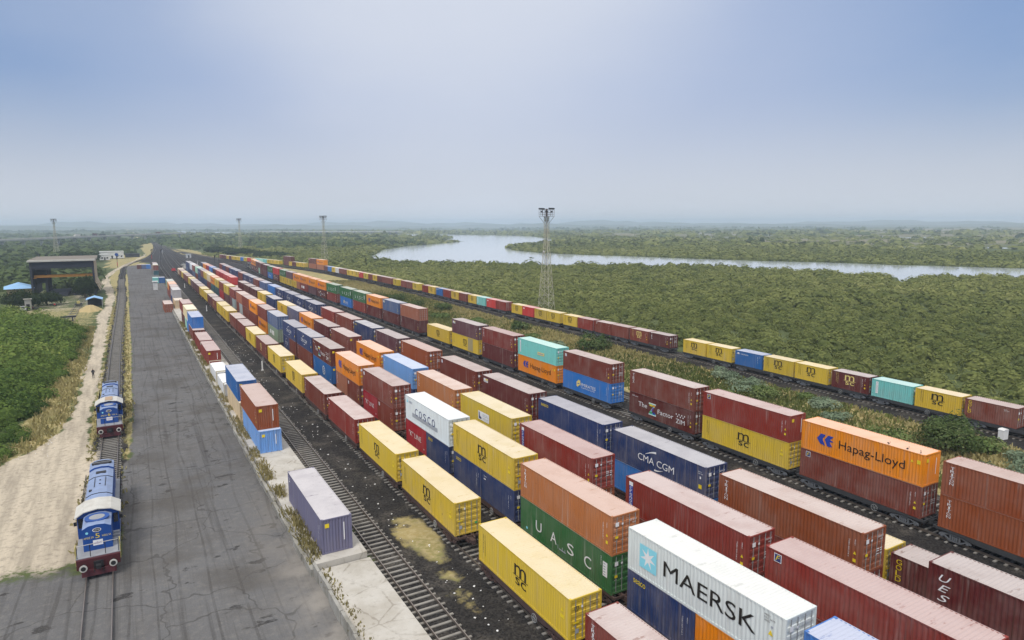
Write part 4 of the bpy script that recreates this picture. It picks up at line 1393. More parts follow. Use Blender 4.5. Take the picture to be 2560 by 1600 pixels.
# white tarpaulin-covered load in open steel frames, beside the blue container
M_WHITE = mat("white_sheet", m_flat((0.76, 0.76, 0.75), 0.75, 0, 0.4, 0.9, (0.5, 0.47, 0.42)))
M_STEELW = mat("cream_painted_steel", m_flat((0.55, 0.50, 0.38), 0.6))
for q, (y0, y1, lab) in enumerate(((106.6, 115.4, "white covered load in an open frame, next to the beige container"), (116.0, 125.5, "white covered load in an open frame, next to red-brown container"))):
    r = empty("covered_load", (12.75, (y0 + y1) / 2, 1.0), 0, lab, "covered load", "white covered loads on the platform")
    hl = (y1 - y0) / 2
    mb = MB()
    nseg = 14
    prof = [(-1.06, 0.15), (-1.12, 1.2), (-1.08, 1.92), (-0.8, 2.04), (0.7, 2.06), (1.08, 1.94), (1.13, 1.2), (1.08, 0.15)]
    vs, fs = [], []
    for i in range(nseg + 1):
        yy = -hl + 0.25 + (2 * hl - 0.3) * i / nseg
        for k_, (px, pz) in enumerate(prof):
            vs.append((px + 0.03 * math.sin(i * 1.7 + k_), yy, pz + 0.05 * math.sin(i * 2.3 + k_ * 1.1)))
    n = len(prof)
    for i in range(nseg):
        for k_ in range(n - 1):
            fs.append((i * n + k_, i * n + k_ + 1, (i + 1) * n + k_ + 1, (i + 1) * n + k_))
    fs.append(tuple(range(n))); fs.append(tuple(range(nseg * n, nseg * n + n))[::-1])
    mb.raw(vs, fs)
    obj("sheet_cover", mb, M_WHITE, r)
    fb = MB()
    for sy in (-hl, hl):
        for sx in (-1.16, 1.16):
            fb.box(sx - 0.06, sx + 0.06, sy - 0.06, sy + 0.06, 0, 2.35)
        fb.box(-1.10, 1.10, sy - 0.05, sy + 0.05, 2.25, 2.35)
        fb.box(-1.10, 1.10, sy - 0.05, sy + 0.05, 0.02, 0.14)
    for sx in (-1.16, 1.16):
        fb.box(sx - 0.05, sx + 0.05, -hl + .06, hl - .06, 0.0, 0.12)
    obj("frame", fb, M_STEELW, r)
    bb = MB()
    bb.box(0.1, 1.08, -hl - 0.04, -hl + 0.02, 0.16, 2.0)
    obj("end_panel", bb, M_FLOOR, r)

# ------------------------------------------------------------------ locomotives
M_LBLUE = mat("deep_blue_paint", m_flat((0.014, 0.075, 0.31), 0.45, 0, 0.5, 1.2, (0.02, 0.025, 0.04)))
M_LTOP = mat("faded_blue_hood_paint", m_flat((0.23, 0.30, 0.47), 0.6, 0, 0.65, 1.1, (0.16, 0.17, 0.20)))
M_MAROON = mat("maroon_paint", m_flat((0.075, 0.012, 0.018), 0.55, 0, 0.4, 1.5))
M_LWHITE = mat("off_white_paint", m_flat((0.55, 0.535, 0.49), 0.65, 0, 0.6, 1.3, (0.26, 0.22, 0.17)))
M_GREYP = mat("grey_walkway_paint", m_flat((0.30, 0.31, 0.33), 0.7, 0, 0.4, 1.2))
M_BLACK = mat("black_steel", m_flat((0.018, 0.018, 0.02), 0.6, 0, 0.2))
M_GLASS = mat("dark_window_glass", lambda t: out(t, (0.012, 0.014, 0.018), 0.08, 0, 0.6))
M_YEL = mat("yellow_handrail_paint", m_flat((0.55, 0.46, 0.16), 0.6))
M_RED = mat("red_paint", m_flat((0.45, 0.03, 0.03), 0.5))


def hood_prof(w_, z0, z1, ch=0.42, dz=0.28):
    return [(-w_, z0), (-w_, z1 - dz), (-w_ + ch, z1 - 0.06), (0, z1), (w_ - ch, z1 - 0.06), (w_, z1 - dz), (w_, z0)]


def hood(root, name, w_, z0, z1, y0, y1, side, top):
    p = hood_prof(w_, z0, z1)
    mb = MB()
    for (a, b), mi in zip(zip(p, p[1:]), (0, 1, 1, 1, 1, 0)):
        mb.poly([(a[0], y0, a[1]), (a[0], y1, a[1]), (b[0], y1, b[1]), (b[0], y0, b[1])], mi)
    mb.poly([(x, y0, z) for x, z in p][::-1], 0)
    mb.poly([(x, y1, z) for x, z in p], 0)
    return obj(name, mb, [side, top], root)


def locomotive(x, y, rz, label, number, colors=None, far=False):
    side, top, cabroof, frame = colors or (M_LBLUE, M_LTOP, M_LWHITE, M_MAROON)
    r = empty("diesel_locomotive", (x, y, 0.0), rz, label, "locomotive", "diesel locomotives")
    u = MB()
    u.box(-1.42, 1.42, -8.7, 8.7, 1.12, 1.58)
    u.box(-1.30, 1.30, -2.6, 2.2, 0.55, 1.11)
    obj("underframe", u, frame, r)
    wk = MB()
    wk.box(-1.48, 1.48, -8.75, 8.75, 1.585, 1.64)
    for k_ in range(3):
        wk.box(1.0, 1.46, -5.95 - k_ * 0.28, -5.70 - k_ * 0.28, 1.645, 2.15 - k_ * 0.16)
    obj("walkway", wk, M_GREYP, r)
    for sy in (-1, 1):
        b = MB()
        b.box(-1.45, 1.45, min(sy * 8.71, sy * 9.0), max(sy * 8.71, sy * 9.0), 0.82, 1.58)
        b.prism([(sy * 8.9, 0.80), (sy * 9.12, 0.78), (sy * 9.25, 0.30), (sy * 9.0, 0.30)], 'x', -1.15, 1.15)
        o = obj("buffer_beam", b, frame, r)
        cp = MB()
        cp.box(-0.17, 0.17, min(sy * 9.0, sy * 9.55), max(sy * 9.0, sy * 9.55), 0.88, 1.16)
        cp.cyl((0.3, sy * 9.0, 0.9), (0.32, sy * 9.3, 0.55), 0.035, 6)
        cp.cyl((-0.3, sy * 9.0, 0.9), (-0.32, sy * 9.25, 0.6), 0.03, 6)
        cp.box(-0.32, 0.32, min(sy * 9.0, sy * 9.16), max(sy * 9.0, sy * 9.16), 0.86, 1.36)
        obj("coupler", cp, M_BLACK, o)
        for sx in (-1, 1):
            bf = MB()
            bf.cyl((sx * 0.98, sy * 9.0, 1.12), (sx * 0.98, sy * 9.48, 1.12), 0.15, 14)
            bo = obj("buffer", bf, M_BLACK, r)
            rim = MB()
            rim.cyl((sx * 0.98, sy * 9.48, 1.12), (sx * 0.98, sy * 9.54, 1.12), 0.27, 20)
            obj("buffer_head", rim, M_LWHITE, bo)
            ct = MB()
            ct.cyl((sx * 0.98, sy * 9.541, 1.12), (sx * 0.98, sy * 9.56, 1.12), 0.17, 16)
            obj("buffer_centre", ct, M_BLACK, bo)
    # hoods and cab
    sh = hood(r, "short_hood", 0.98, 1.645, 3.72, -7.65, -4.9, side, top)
    fan = MB()
    fan.cyl((0, -6.1, 3.63), (0, -6.1, 3.74), 0.86, 24)
    fo = obj("brake_fan", fan, side, sh)
    f2 = MB()
    f2.cyl((0, -6.1, 3.741), (0, -6.1, 3.756), 0.55, 20)
    obj("fan_grille", f2, M_GREYP, fo)
    cb = MB()
    cb.prism([(-1.47, 1.645), (-1.47, 3.45), (-0.9, 3.80), (0.9, 3.80), (1.47, 3.45), (1.47, 1.645)], 'y', -4.88, -2.6)
    cabo = obj("cab", cb, side, r)
    rf = MB()
    pr = [(-1.62, 3.42), (-0.95, 3.84), (0, 3.98), (0.95, 3.84), (1.62, 3.42)]
    pr2 = [(a, b + 0.07) for a, b in pr]
    rf.prism(pr + pr2[::-1], 'y', -5.1, -2.4)
    obj("cab_roof", rf, cabroof, cabo)
    for sx in (-1, 1):
        wd = MB()
        wd.box(min(sx * 1.06, sx * 1.40), max(sx * 1.06, sx * 1.40), -4.92, -4.89, 2.55, 3.35)
        obj("window", wd, M_GLASS, cabo)
        wd = MB()
        wd.box(min(sx * 1.475, sx * 1.50), max(sx * 1.475, sx * 1.50), -4.5, -3.1, 2.55, 3.3)
        obj("window", wd, M_GLASS, cabo)
        mr = MB()
        mr.box(min(sx * 1.5, sx * 1.72), max(sx * 1.5, sx * 1.72), -4.75, -4.65, 2.75, 3.05)
        obj("mirror", mr, M_BLACK, cabo)
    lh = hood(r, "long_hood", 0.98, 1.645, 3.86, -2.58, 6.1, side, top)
    ba = MB()
    for yy in (-0.9, 3.6):
        p = hood_prof(0.99, 3.4, 3.87)
        for (a, b) in zip(p[1:], p[2:-1]):
            ba.bar((a[0], yy, a[1] + .012), (b[0], yy, b[1] + .012), 0.035)
    for sx in (-.42, .42):
        ba.bar((sx, 0.9, 3.86), (sx, 3.3, 3.86), 0.03)
    for yy in (1.5, 2.5):
        ba.cyl((0, yy, 3.86), (0, yy, 3.92), 0.07, 8)
    ba.box(-0.8, -0.5, 0.1, 0.5, 3.74, 3.80)
    obj("roof_hatch_bars", ba, M_BLACK, lh)  # hatch bars, round caps and a small box on the hood roof
    rad = hood(r, "radiator_hood", 1.0, 1.645, 4.02, 6.12, 8.3, side, top)
    fb = MB()
    n = 28
    fb.raw([(0.84 * math.cos(2 * PI * k_ / n), 7.35 + 0.62 * math.sin(2 * PI * k_ / n), 4.03 - 0.00) for k_ in range(n)] + [(0.84 * math.cos(2 * PI * k_ / n), 7.35 + 0.62 * math.sin(2 * PI * k_ / n), 3.9) for k_ in range(n)],
           [tuple(range(n))] + [(k_, n + k_, n + (k_ + 1) % n, (k_ + 1) % n) for k_ in range(n)])
    fo = obj("radiator_fan", fb, M_BLACK, rad)
    st = MB()
    st.box(-0.82, 0.82, 7.32, 7.38, 4.035, 4.06)
    obj("fan_bar", st, M_GREYP, fo)
    vt = MB()
    vt.box(-0.4, 0.4, 4.5, 5.1, 3.83, 3.89)
    obj("exhaust_vent", vt, M_BLACK, lh)
    lou = MB()
    for sx in (-1, 1):
        for yy in np.arange(-2.2, 5.6, 1.1):
            lou.box(min(sx * .985, sx * 1.0), max(sx * .985, sx * 1.0), yy, yy + 0.95, 1.8, 3.2)
    obj("hood_doors", lou, side, lh)
    # handrails
    hr = MB()
    for sx in (-1, 1):
        for yy in np.arange(-2.2, 8.6, 0.98):
            hr.bar((sx * 1.46, yy, 1.64), (sx * 1.46, yy, 2.62), 0.022)
        hr.bar((sx * 1.46, -2.2, 2.62), (sx * 1.46, 8.5, 2.62), 0.022)
    obj("handrail", hr, M_BLACK, r)
    er = MB()
    for sx in (-1.38, -0.5, 0.5, 1.38):
        er.bar((sx, -8.66, 1.64), (sx, -8.66, 2.62), 0.026)
    er.bar((-1.38, -8.66, 2.62), (1.38, -8.66, 2.62), 0.026, 1)
    obj("end_handrail", er, [M_BLACK, M_LWHITE], r)
    yl = MB()
    for sx in (-1, 1):
        yl.bar((sx * 1.47, -8.6, 1.0), (sx * 1.47, -8.6, 2.5), 0.03)
        yl.bar((sx * 1.47, -8.0, 1.0), (sx * 1.47, -8.0, 2.5), 0.03)
        yl.bar((sx * 1.47, -8.6, 2.5), (sx * 1.47, -8.0, 2.5), 0.03)
    obj("step_handrail", yl, M_YEL, r)
    for yc in (-5.4, 5.4):
        bg_ = MB()
        for sx in (-1, 1):
            lo, hi = sorted((sx * 1.08, sx * 1.2))
            bg_.prism([(yc - 2.3, 0.6), (yc - 2.2, 0.9), (yc + 2.2, 0.9), (yc + 2.3, 0.6), (yc + 1.2, 0.5), (yc - 1.2, 0.5)], 'x', lo, hi)
        bo = obj("bogie", bg_, M_BLACK, r)
        for q in (-1.8, 0, 1.8):
            for sx in (-1, 1):
                ww = MB()
                ww.cyl((sx * 0.8, yc + q, 0.81), (sx * 0.94, yc + q, 0.81), 0.46, 16)
                obj("wheel", ww, M_WHEEL, bo)
    if not far:
        m = Sheet2D()
        m.text(number, 0.85, 1.13, 2.60, 2.98, 'gold', 0.03)
        m.text("APSEZ 09", 0.06, 0.72, 2.64, 2.80, 'cream', 0.02).text("WDG 3A", 1.28, 1.90, 2.64, 2.80, 'cream', 0.02)
        m.disc(0.98, 3.28, 0.30, 'white', 18, 0, 0.17).disc(0.98, 3.28, 0.25, 'black', 18, 1, 0.13).text("HOTA", 0.80, 1.16, 3.22, 3.34, 'white', 0.03, 0, 2)
        m.rect(0.66, 1.32, 2.02, 2.46, 'white').text("adani", 0.74, 1.24, 2.14, 2.34, 'purple', 0.02)
        m.disc(0.3, 3.12, 0.10, 'skyblue', 10)
        link("lettering", m.mesh(lambda a, b, d: (a - 0.98, -7.66 - 0.004 * d, b)), sh)
    return r


for t_, num, lab in ((57.15 + 9.54, "5", "blue locomotive numbered 5 with white cab roof, nearer of the pair"), (96.15 + 9.54, "6", "blue locomotive numbered 6 with brown patch on its roof")):
    x, y, h = T_LOCO.at(T_LOCO.arc_at_t(t_))
    lo = locomotive(x, y, h, lab, num)
    if num == "6":
        pb = MB()
        pb.box(-0.42, 0.42, -4.75, -2.75, 4.055, 4.068)
        obj("roof_patch", pb, mat("tan_patch_paint", m_flat((0.42, 0.30, 0.2), 0.8)), lo)
x, y, h = T_C.at(T_C.arc_at_t(446))
locomotive(x, y, h, "white and maroon locomotive at the far end of the second train", "", (M_LWHITE, M_BLACK, M_LWHITE, M_MAROON), True)
M_LGREY = mat("grey_brown_paint", m_flat((0.14, 0.125, 0.12), 0.7))
x, y, h = T_F.at(T_F.arc_at_t(437))
locomotive(x, y, h, "dull grey locomotive at the far end of the grass-strip train", "", (M_LGREY, M_LGREY, M_LGREY, M_BLACK), True)

# ------------------------------------------------------------------ vegetation
def m_leaf(a, b, c):
    def f(t):
        va = t.n('ShaderNodeAttribute', attribute_name='var').outputs['Fac']
        col = t.mix(t.ramp(va, 0.0, 0.55), a, b)
        col = t.mix(t.ramp(va, 0.55, 1.0), col, c)
        df = t.n('ShaderNodeBsdfDiffuse', {0: col})
        tr = t.n('ShaderNodeBsdfTranslucent', {0: col})
        mx = t.n('ShaderNodeMixShader', {0: 0.28, 1: df.outputs[0], 2: tr.outputs[0]})
        t.n('ShaderNodeOutputMaterial', {0: mx.outputs[0]})
    return f
M_MANG = mat("mangrove_leaves", m_leaf((0.110, 0.135, 0.045), (0.205, 0.225, 0.075), (0.310, 0.310, 0.125)))
M_FAR = mat("far_tree_leaves", m_leaf((0.06, 0.088, 0.036), (0.10, 0.135, 0.052), (0.16, 0.185, 0.075)))
M_PROS = mat("thicket_leaves", m_leaf((0.055, 0.098, 0.026), (0.140, 0.205, 0.048), (0.30, 0.34, 0.095)))
M_BUSH = mat("bush_leaves", m_leaf((0.075, 0.115, 0.036), (0.150, 0.205, 0.070), (0.27, 0.29, 0.125)))
M_BUSHD = mat("dark_bush_leaves", m_leaf((0.045, 0.075, 0.026), (0.095, 0.135, 0.048), (0.19, 0.22, 0.10)))
M_BLUISH = mat("grey_green_leaves", m_leaf((0.13, 0.18, 0.115), (0.21, 0.27, 0.175), (0.32, 0.37, 0.25)))
M_DARKT = mat("dark_tree_leaves", m_leaf((0.020, 0.034, 0.015), (0.038, 0.058, 0.024), (0.065, 0.088, 0.036)))
M_GRASS = mat("dry_grass_blades", m_leaf((0.22, 0.21, 0.085), (0.36, 0.31, 0.14), (0.48, 0.41, 0.23)))
M_GRASSG = mat("green_grass_blades", m_leaf((0.075, 0.10, 0.03), (0.15, 0.17, 0.055), (0.30, 0.27, 0.11)))
M_WEED = mat("weed_blades", m_leaf((0.16, 0.15, 0.06), (0.27, 0.23, 0.10), (0.40, 0.33, 0.17)))
M_BARK = mat("bark", m_flat((0.10, 0.075, 0.055), 0.9))


def clumps(cx, cy, cz, rx, rz, n, size, rng, dome=True, flat=0.35, upper=-0.15, tone=None, tight=0.0, turb=0.38, ds=1.0):
    """leaf-card clumps for arrays of bushes; every bush gets its own tone"""
    B = len(cx)
    d = rng.normal(size=(B, n, 3))
    d /= np.linalg.norm(d, axis=2, keepdims=True)
    d[..., 2] = np.where(d[..., 2] < upper, -d[..., 2], d[..., 2])
    lump = 1 + 0.28 * np.sin(d[..., 0] * 5 + cx[:, None]) * np.cos(d[..., 1] * 4 + cy[:, None] * 1.7)
    rr = (0.72 + 0.20 * tight + (0.34 - 0.18 * tight) * rng.random((B, n)) ** 0.8) * (1 + (lump - 1) * (1 - 0.6 * tight))
    px = cx[:, None] + d[..., 0] * rx[:, None] * rr
    py = cy[:, None] + d[..., 1] * rx[:, None] * rr
    pz = cz[:, None] + d[..., 2] * rz[:, None] * rr
    nrm = d * np.array([1, 1, 1.3]) + rng.normal(size=(B, n, 3)) * turb
    nrm[..., 2] += flat
    nrm /= np.linalg.norm(nrm, axis=2, keepdims=True)
    h = rng.normal(size=(B, n, 3))
    u = np.cross(nrm, h); u /= np.linalg.norm(u, axis=2, keepdims=True) + 1e-9
    v = np.cross(nrm, u)
    sz = (size * (rx / rx.mean())[:, None] if np.ndim(size) == 0 else size[:, None]) * (0.55 + 0.8 * rng.random((B, n)))
    P = np.stack([px, py, pz], 2)
    a = (u * sz[..., None]); b = (v * (sz * (0.45 + 0.4 * rng.random((B, n))))[..., None])
    q = np.stack([P - a * 0.9, P - b, P + a, P + b], 2).reshape(-1, 3)
    tn = rng.random(B) if tone is None else tone
    var = np.clip(tn[:, None] * 0.62 + 0.38 * rng.random((B, n)), 0, 1).ravel()
    V, N = [q], [var]
    if dome:
        k = 7
        ang = np.arange(k) / k * 2 * PI
        rings = []
        for lv, (rf, zf) in enumerate(((0.78, -0.25), (0.72, 0.22), (0.42, 0.52), (0.05, 0.64))):
            jr = 1 + 0.22 * (rng.random((B, k)) - 0.5)
            rings.append(np.stack([cx[:, None] + np.cos(ang + lv * .4) * rx[:, None] * rf * jr * ds, cy[:, None] + np.sin(ang + lv * .4) * rx[:, None] * rf * jr * ds,
                                   cz[:, None] + rz[:, None] * zf * ds * (1 + 0.2 * (rng.random((B, k)) - .5))], 2))
        qs = []
        for r0, r1 in zip(rings, rings[1:]):
            qs.append(np.stack([r0, np.roll(r0, -1, 1), np.roll(r1, -1, 1), r1], 2))
        qd = np.concatenate(qs, 1)
        m_ = qd.shape[1]
        V.append(qd.reshape(-1, 3))
        N.append(np.clip(tn[:, None] * 0.5 + 0.2 * rng.random((B, m_)), 0, 1).ravel())
    return np.concatenate(V), np.concatenate(N)


def leaf_obj(name, parts, m, parent=None, loc=None):
    V = np.concatenate([p[0] for p in parts]); N = np.concatenate([p[1] for p in parts])
    me = np_mesh(name, V, np.arange(len(V)).reshape(-1, 4), m, {'var': ('FACE', N)})
    return link(name, me, parent, loc)


def in_view(x, y, margin=3.0, lo=20):
    ang = np.degrees(np.arctan2(x, y))
    return (ang > 30.2 - 37.7 - margin) & (ang < 30.2 + 37.7 + margin) & (y > -60)


def jgrid(x0, x1, y0, y1, step, rng):
    X, Y = np.meshgrid(np.arange(x0, x1, step), np.arange(y0, y1, step))
    X = X.ravel() + rng.uniform(-.5, .5, X.size) * step
    Y = Y.ravel() + rng.uniform(-.5, .5, Y.size) * step
    return X, Y


ALLWATER = [RIVER, POND]


def dry_land(x, y, pad=1.5):
    ok = np.ones(len(x), bool)
    for W in ALLWATER:
        for ox, oy in ((0, 0), (pad, 0), (-pad, 0), (0, pad), (0, -pad)):
            ok &= ~in_poly(x + ox, y + oy, W)
    return ok


def hum(x, y):
    return 0.5 + 0.25 * np.sin(x * 0.021 + 1.3 * np.sin(y * 0.013)) + 0.25 * np.sin(y * 0.017 + x * 0.008 + 2)


def gside(y):
    return np.interp(y, T_G.p[:, 1], T_G.p[:, 0])


# mangrove marsh: one mass of low round bushes, finer near the yard
parts = []
for x0, x1, y0, y1, st, n, rx_, rz_, size, dlo, dhi, dm in (
        (90, 420, -40, 330, 4.3, 150, 2.35, 1.9, 0.27, 90, 230, True), (95, 560, -60, 560, 5.4, 80, 3.0, 2.1, 0.48, 230, 420, True),
        (60, 760, -60, 900, 7.4, 40, 4.2, 2.6, 0.9, 420, 760, True), (60, 1400, 0, 1500, 12, 14, 7.2, 3.2, 2.9, 760, 1400, True), (100, 2600, 0, 2800, 26, 10, 15, 4.2, 6.0, 1400, 2500, True)):
    x, y = jgrid(x0, x1, y0, y1, st, RNG)
    d = np.hypot(x, y)
    ok = (d > dlo) & (d < dhi) & in_view(x, y, 4) & (x > gside(np.minimum(y, 760)) + np.where(y < 700, 8.0, 40)) & dry_land(x, y, 2 + st * 0.3)
    ok &= ~((x > 600 + 0.2 * y) & (RNG.random(len(x)) < 0.86))
    ok &= RNG.random(len(x)) < (0.93 if d.min() < 230 else 0.97)
    x, y = x[ok], y[ok]
    B = len(x)
    k = 0.5 + 0.85 * RNG.random(B)
    big = RNG.random(B) < 0.06
    k = np.where(big, k * 1.35, k)
    parts.append(clumps(x, y, np.full(B, -0.35), rx_ * k, rz_ * k * (0.8 + 0.4 * RNG.random(B)), n, size, RNG, dm, 0.15, 0.0,
                        tone=np.clip(0.12 + 0.66 * hum(x, y) + 0.75 * (RNG.random(B) - 0.5) - 0.3 * big, 0, 1), tight=0.8, turb=0.26, ds=1.14))
tag(leaf_obj("mangrove_scrub", parts, M_MANG), "low olive green mangrove scrub filling the marsh beyond the trains", "scrub", kind='stuff')

# far woods and tree belts
parts = []
for x0, x1, y0, y1, st, n, rx_, rz_, size, prob, cond in (
        (-260, 20, 330, 720, 6.5, 22, 4.2, 3.6, 1.7, 0.9, lambda x, y: (x < -14 - 0 * y) & ~((x > -55) & (x < 0) & (y > 300) & (y < 345)) & (x < np.interp(y, [330, 450, 520, 560, 600, 720], [-15, -15, -24, -26, -24, -8])) & ((y < 430) | (np.sin(x * .05 + y * .021) > -0.55))),
        (-420, 90, 720, 1500, 12, 16, 7.0, 4.2, 2.9, 0.7, lambda x, y: (np.sin(y * .017 + x * .006) > -0.6) & (x < np.interp(y, [720, 1000, 1200, 1500], [-2, 20, 34, 60]))),
        (40, 420, 780, 1900, 14, 14, 9.0, 5.5, 3.6, 0.75, lambda x, y: (x > np.interp(y, [780, 1100, 1900], [66, 52, 60])) & (np.sin(x * .013 + y * .006) > -0.35)),
        (-900, 700, 1500, 4200, 60, 9, 22, 5, 9, 0.4, lambda x, y: np.sin(y * .004 + x * .002) > -0.2),
        (600, 3600, 150, 4200, 80, 8, 20, 4.5, 9, 0.14, lambda x, y: x > 600 + 0.22 * y)):
    x, y = jgrid(x0, x1, y0, y1, st, RNG)
    ok = in_view(x, y, 3) & cond(x, y) & dry_land(x, y, 4 + st * .3) & (RNG.random(len(x)) < prob)
    x, y = x[ok], y[ok]
    B = len(x)
    k = 0.65 + 0.7 * RNG.random(B)
    parts.append(clumps(x, y, np.full(B, 0.0), rx_ * k, rz_ * k, n, size, RNG, True, 0.4, 0.0, tone=np.clip(0.2 + 0.45 * hum(x * 1.7, y) + 0.3 * (RNG.random(B) - .5), 0, 1)))
tag(leaf_obj("far_woods", parts, M_FAR), "hazy dark woods and tree belts reaching to the horizon", "woods", kind='stuff')

# low wooded ridges on the skyline
mb = MB()
for k_, (r0, h0, a0, a1) in enumerate(((5200, 34, -12, 74), (6600, 52, -12, 74), (7600, 78, -14, 76))):
    n = 90
    pts = []
    for i in range(n + 1):
        a = math.radians(a0 + (a1 - a0) * i / n)
        hh = h0 * (0.55 + 0.25 * math.sin(i * 0.31 + k_ * 2) + 0.12 * math.sin(i * 1.1 + k_) + 0.08 * math.sin(i * 2.7)) * (1.0 if i < 55 else 0.75)
        pts.append((math.sin(a), math.cos(a), max(4, hh)))
    for (ax, ay, ah), (bx, by, bh) in zip(pts, pts[1:]):
        r1 = r0 + 350
        mb.poly([(ax * r0, ay * r0, -2), (bx * r0, by * r0, -2), (bx * r1, by * r1, bh), (ax * r1, ay * r1, ah)])
        mb.poly([(ax * r1, ay * r1, ah), (bx * r1, by * r1, bh), (bx * (r1 + 400), by * (r1 + 400), -2), (ax * (r1 + 400), ay * (r1 + 400), -2)])
tag(obj("hills", mb, mat("hill_scrub", m_flat((0.08, 0.10, 0.05), 0.95, 0, 0.4, 0.004))), kind='structure')

# thicket beside the dirt road
parts = []
x, y = jgrid(-32, -8, 92, 246, 2.9, RNG)
edge = np.interp(y, [92, 98, 104, 112, 128, 150, 175, 205, 212, 225], [-15, -12.5, -11.8, -11.4, -12.0, -11.0, -10.0, -10.6, -14, -17])
ok = (x < edge) & in_view(x, y, 4) & (y < np.interp(x, [-32, -18, -12], [243, 222, 205]))
x, y = x[ok], y[ok]
B = len(x)
k = (0.75 + 0.6 * RNG.random(B)) * np.interp(edge[ok] - x, [0, 3, 8], [0.62, 1.0, 1.2])
lowg = np.clip((122 - y) / 20, 0, 1)
k *= 1 - 0.45 * lowg
k *= 0.7 + 0.6 * RNG.random(B)
parts.append(clumps(x, y, 0.2 * k, 2.3 * k, 2.3 * k, 380, 0.22, RNG, True, 0.2, 0.0, tone=np.clip(0.15 + 0.5 * hum(x * 9, y * 5) + 0.8 * (RNG.random(B) - 0.5), 0, 1), tight=0.5, turb=0.3))
tag(leaf_obj("roadside_thicket", parts, M_PROS), "dense bright green thorn thicket beside the dirt road", "thicket", kind='stuff')


def blades(x, y, z, h, m_, name, lab, w_=0.16, n=3):
    B = len(x)
    V, N = [], []
    for q in range(n):
        an = RNG.random(B) * 2 * PI
        lx, ly = RNG.normal(size=B) * 0.35 * h, RNG.normal(size=B) * 0.35 * h
        ww = w_ * (0.5 + RNG.random(B))
        ox, oy = RNG.normal(size=B) * 0.25, RNG.normal(size=B) * 0.25
        dx, dy = np.cos(an) * ww, np.sin(an) * ww
        b0 = np.stack([x + ox - dx, y + oy - dy, z], 1); b1 = np.stack([x + ox + dx, y + oy + dy, z], 1)
        t1 = np.stack([x + ox + dx * .5 + lx, y + oy + dy * .5 + ly, z + h], 1); t0 = np.stack([x + ox - dx * .5 + lx, y + oy - dy * .5 + ly, z + h * 0.9], 1)
        V.append(np.stack([b0, b1, t1, t0], 1).reshape(-1, 3)); N.append(np.clip(hum(x * 6, y * 3) * 0.6 + 0.4 * RNG.random(B), 0, 1))
    return tag(leaf_obj(name, [(np.concatenate(V), np.concatenate(N))], m_), lab, "grass", kind='stuff')


# tall dry grass between the two right-hand tracks
x, y = jgrid(66, 96, -25, 330, 0.62, RNG)
fl, gl = path_s(T_F, y), path_s(T_G, y)
mid_ = (x - fl - 9) / np.maximum(gl - 5 - fl - 9, 1)
ok = (x > fl + 8.8 + RNG.random(len(x)) * 2) & (x < gl - 4.6 - RNG.random(len(x)) * 0.8) & in_view(x, y, 3) & (np.hypot(x, y) < 330)
x, y = x[ok], y[ok]
gsel = hum(x * 7 + 3, y * 4) + 0.5 * (RNG.random(len(x)) - .5)
a_ = gsel > 0.5
blades(x[a_], y[a_], np.zeros(a_.sum()), 0.3 + 0.5 * RNG.random(a_.sum()), M_GRASS, "dry_grass", "tall straw-coloured grass between the two outer trains")
blades(x[~a_], y[~a_], np.zeros((~a_).sum()), 0.3 + 0.45 * RNG.random((~a_).sum()), M_GRASSG, "green_grass", "greener grass between the two outer trains")
# weeds along the platform kerb and road edges
xs, ys, zs, hs = [], [], [], []
for t in np.arange(50, 200, 0.2):
    for q in range(3 if math.sin(t * 0.9) + math.sin(t * 0.37) > -0.5 else 1):
        xs.append(pl(t) + RNG.normal() * 0.14 + 0.3); ys.append(t + RNG.random() * .2); zs.append(0.98 if q else 0.45)
        hs.append((0.15 + 0.4 * RNG.random()) * (1.35 if 49 < t < 72 else 0.9))
for t in np.arange(20, 49, 0.3):
    xs.append(11.35 + abs(RNG.normal()) * 0.25); ys.append(t); zs.append(0.5); hs.append(0.12 + 0.25 * RNG.random())
blades(np.array(xs), np.array(ys), np.array(zs), np.array(hs), M_WEED, "platform_weeds", "dry weeds growing along the platform edge", 0.06, 4)
x, y = jgrid(-30, -0.3, 62, 260, 0.55, RNG)
lsx, rr_ = path_s(T_LOCO, y), np.interp(y, [62, 116, 157, 233, 260], [-5.6, -5.6, -5.0, -4.8, -4.3])
ed = np.interp(y, [62, 92, 98, 103, 112, 150, 205, 235, 260], [-20, -13.6, -10.3, -8.9, -8.1, -7.9, -7.8, -8.2, -7.2])
ok = in_view(x, y, 2) & (((x > rr_ + .2) & (x < lsx - 1.5)) | ((x > lsx + 1.4) & (x < np.interp(y, [60, 84, 117, 163, 260], [-1.9, -1.7, -.6, -.2, .3]))) | ((x < ed - 0.2) & (x > ed - 4.5) & (y > 90) & (y < 210))) & (RNG.random(len(x)) < 0.62)
x, y = x[ok], y[ok]
blades(x, y, np.zeros(len(x)) - .03, (0.12 + 0.34 * RNG.random(len(x))) * np.where(x < -8, 1.8, 1), M_GRASS, "verge_grass", "thin dry grass along the locomotive track and road verge", 0.13, 3)


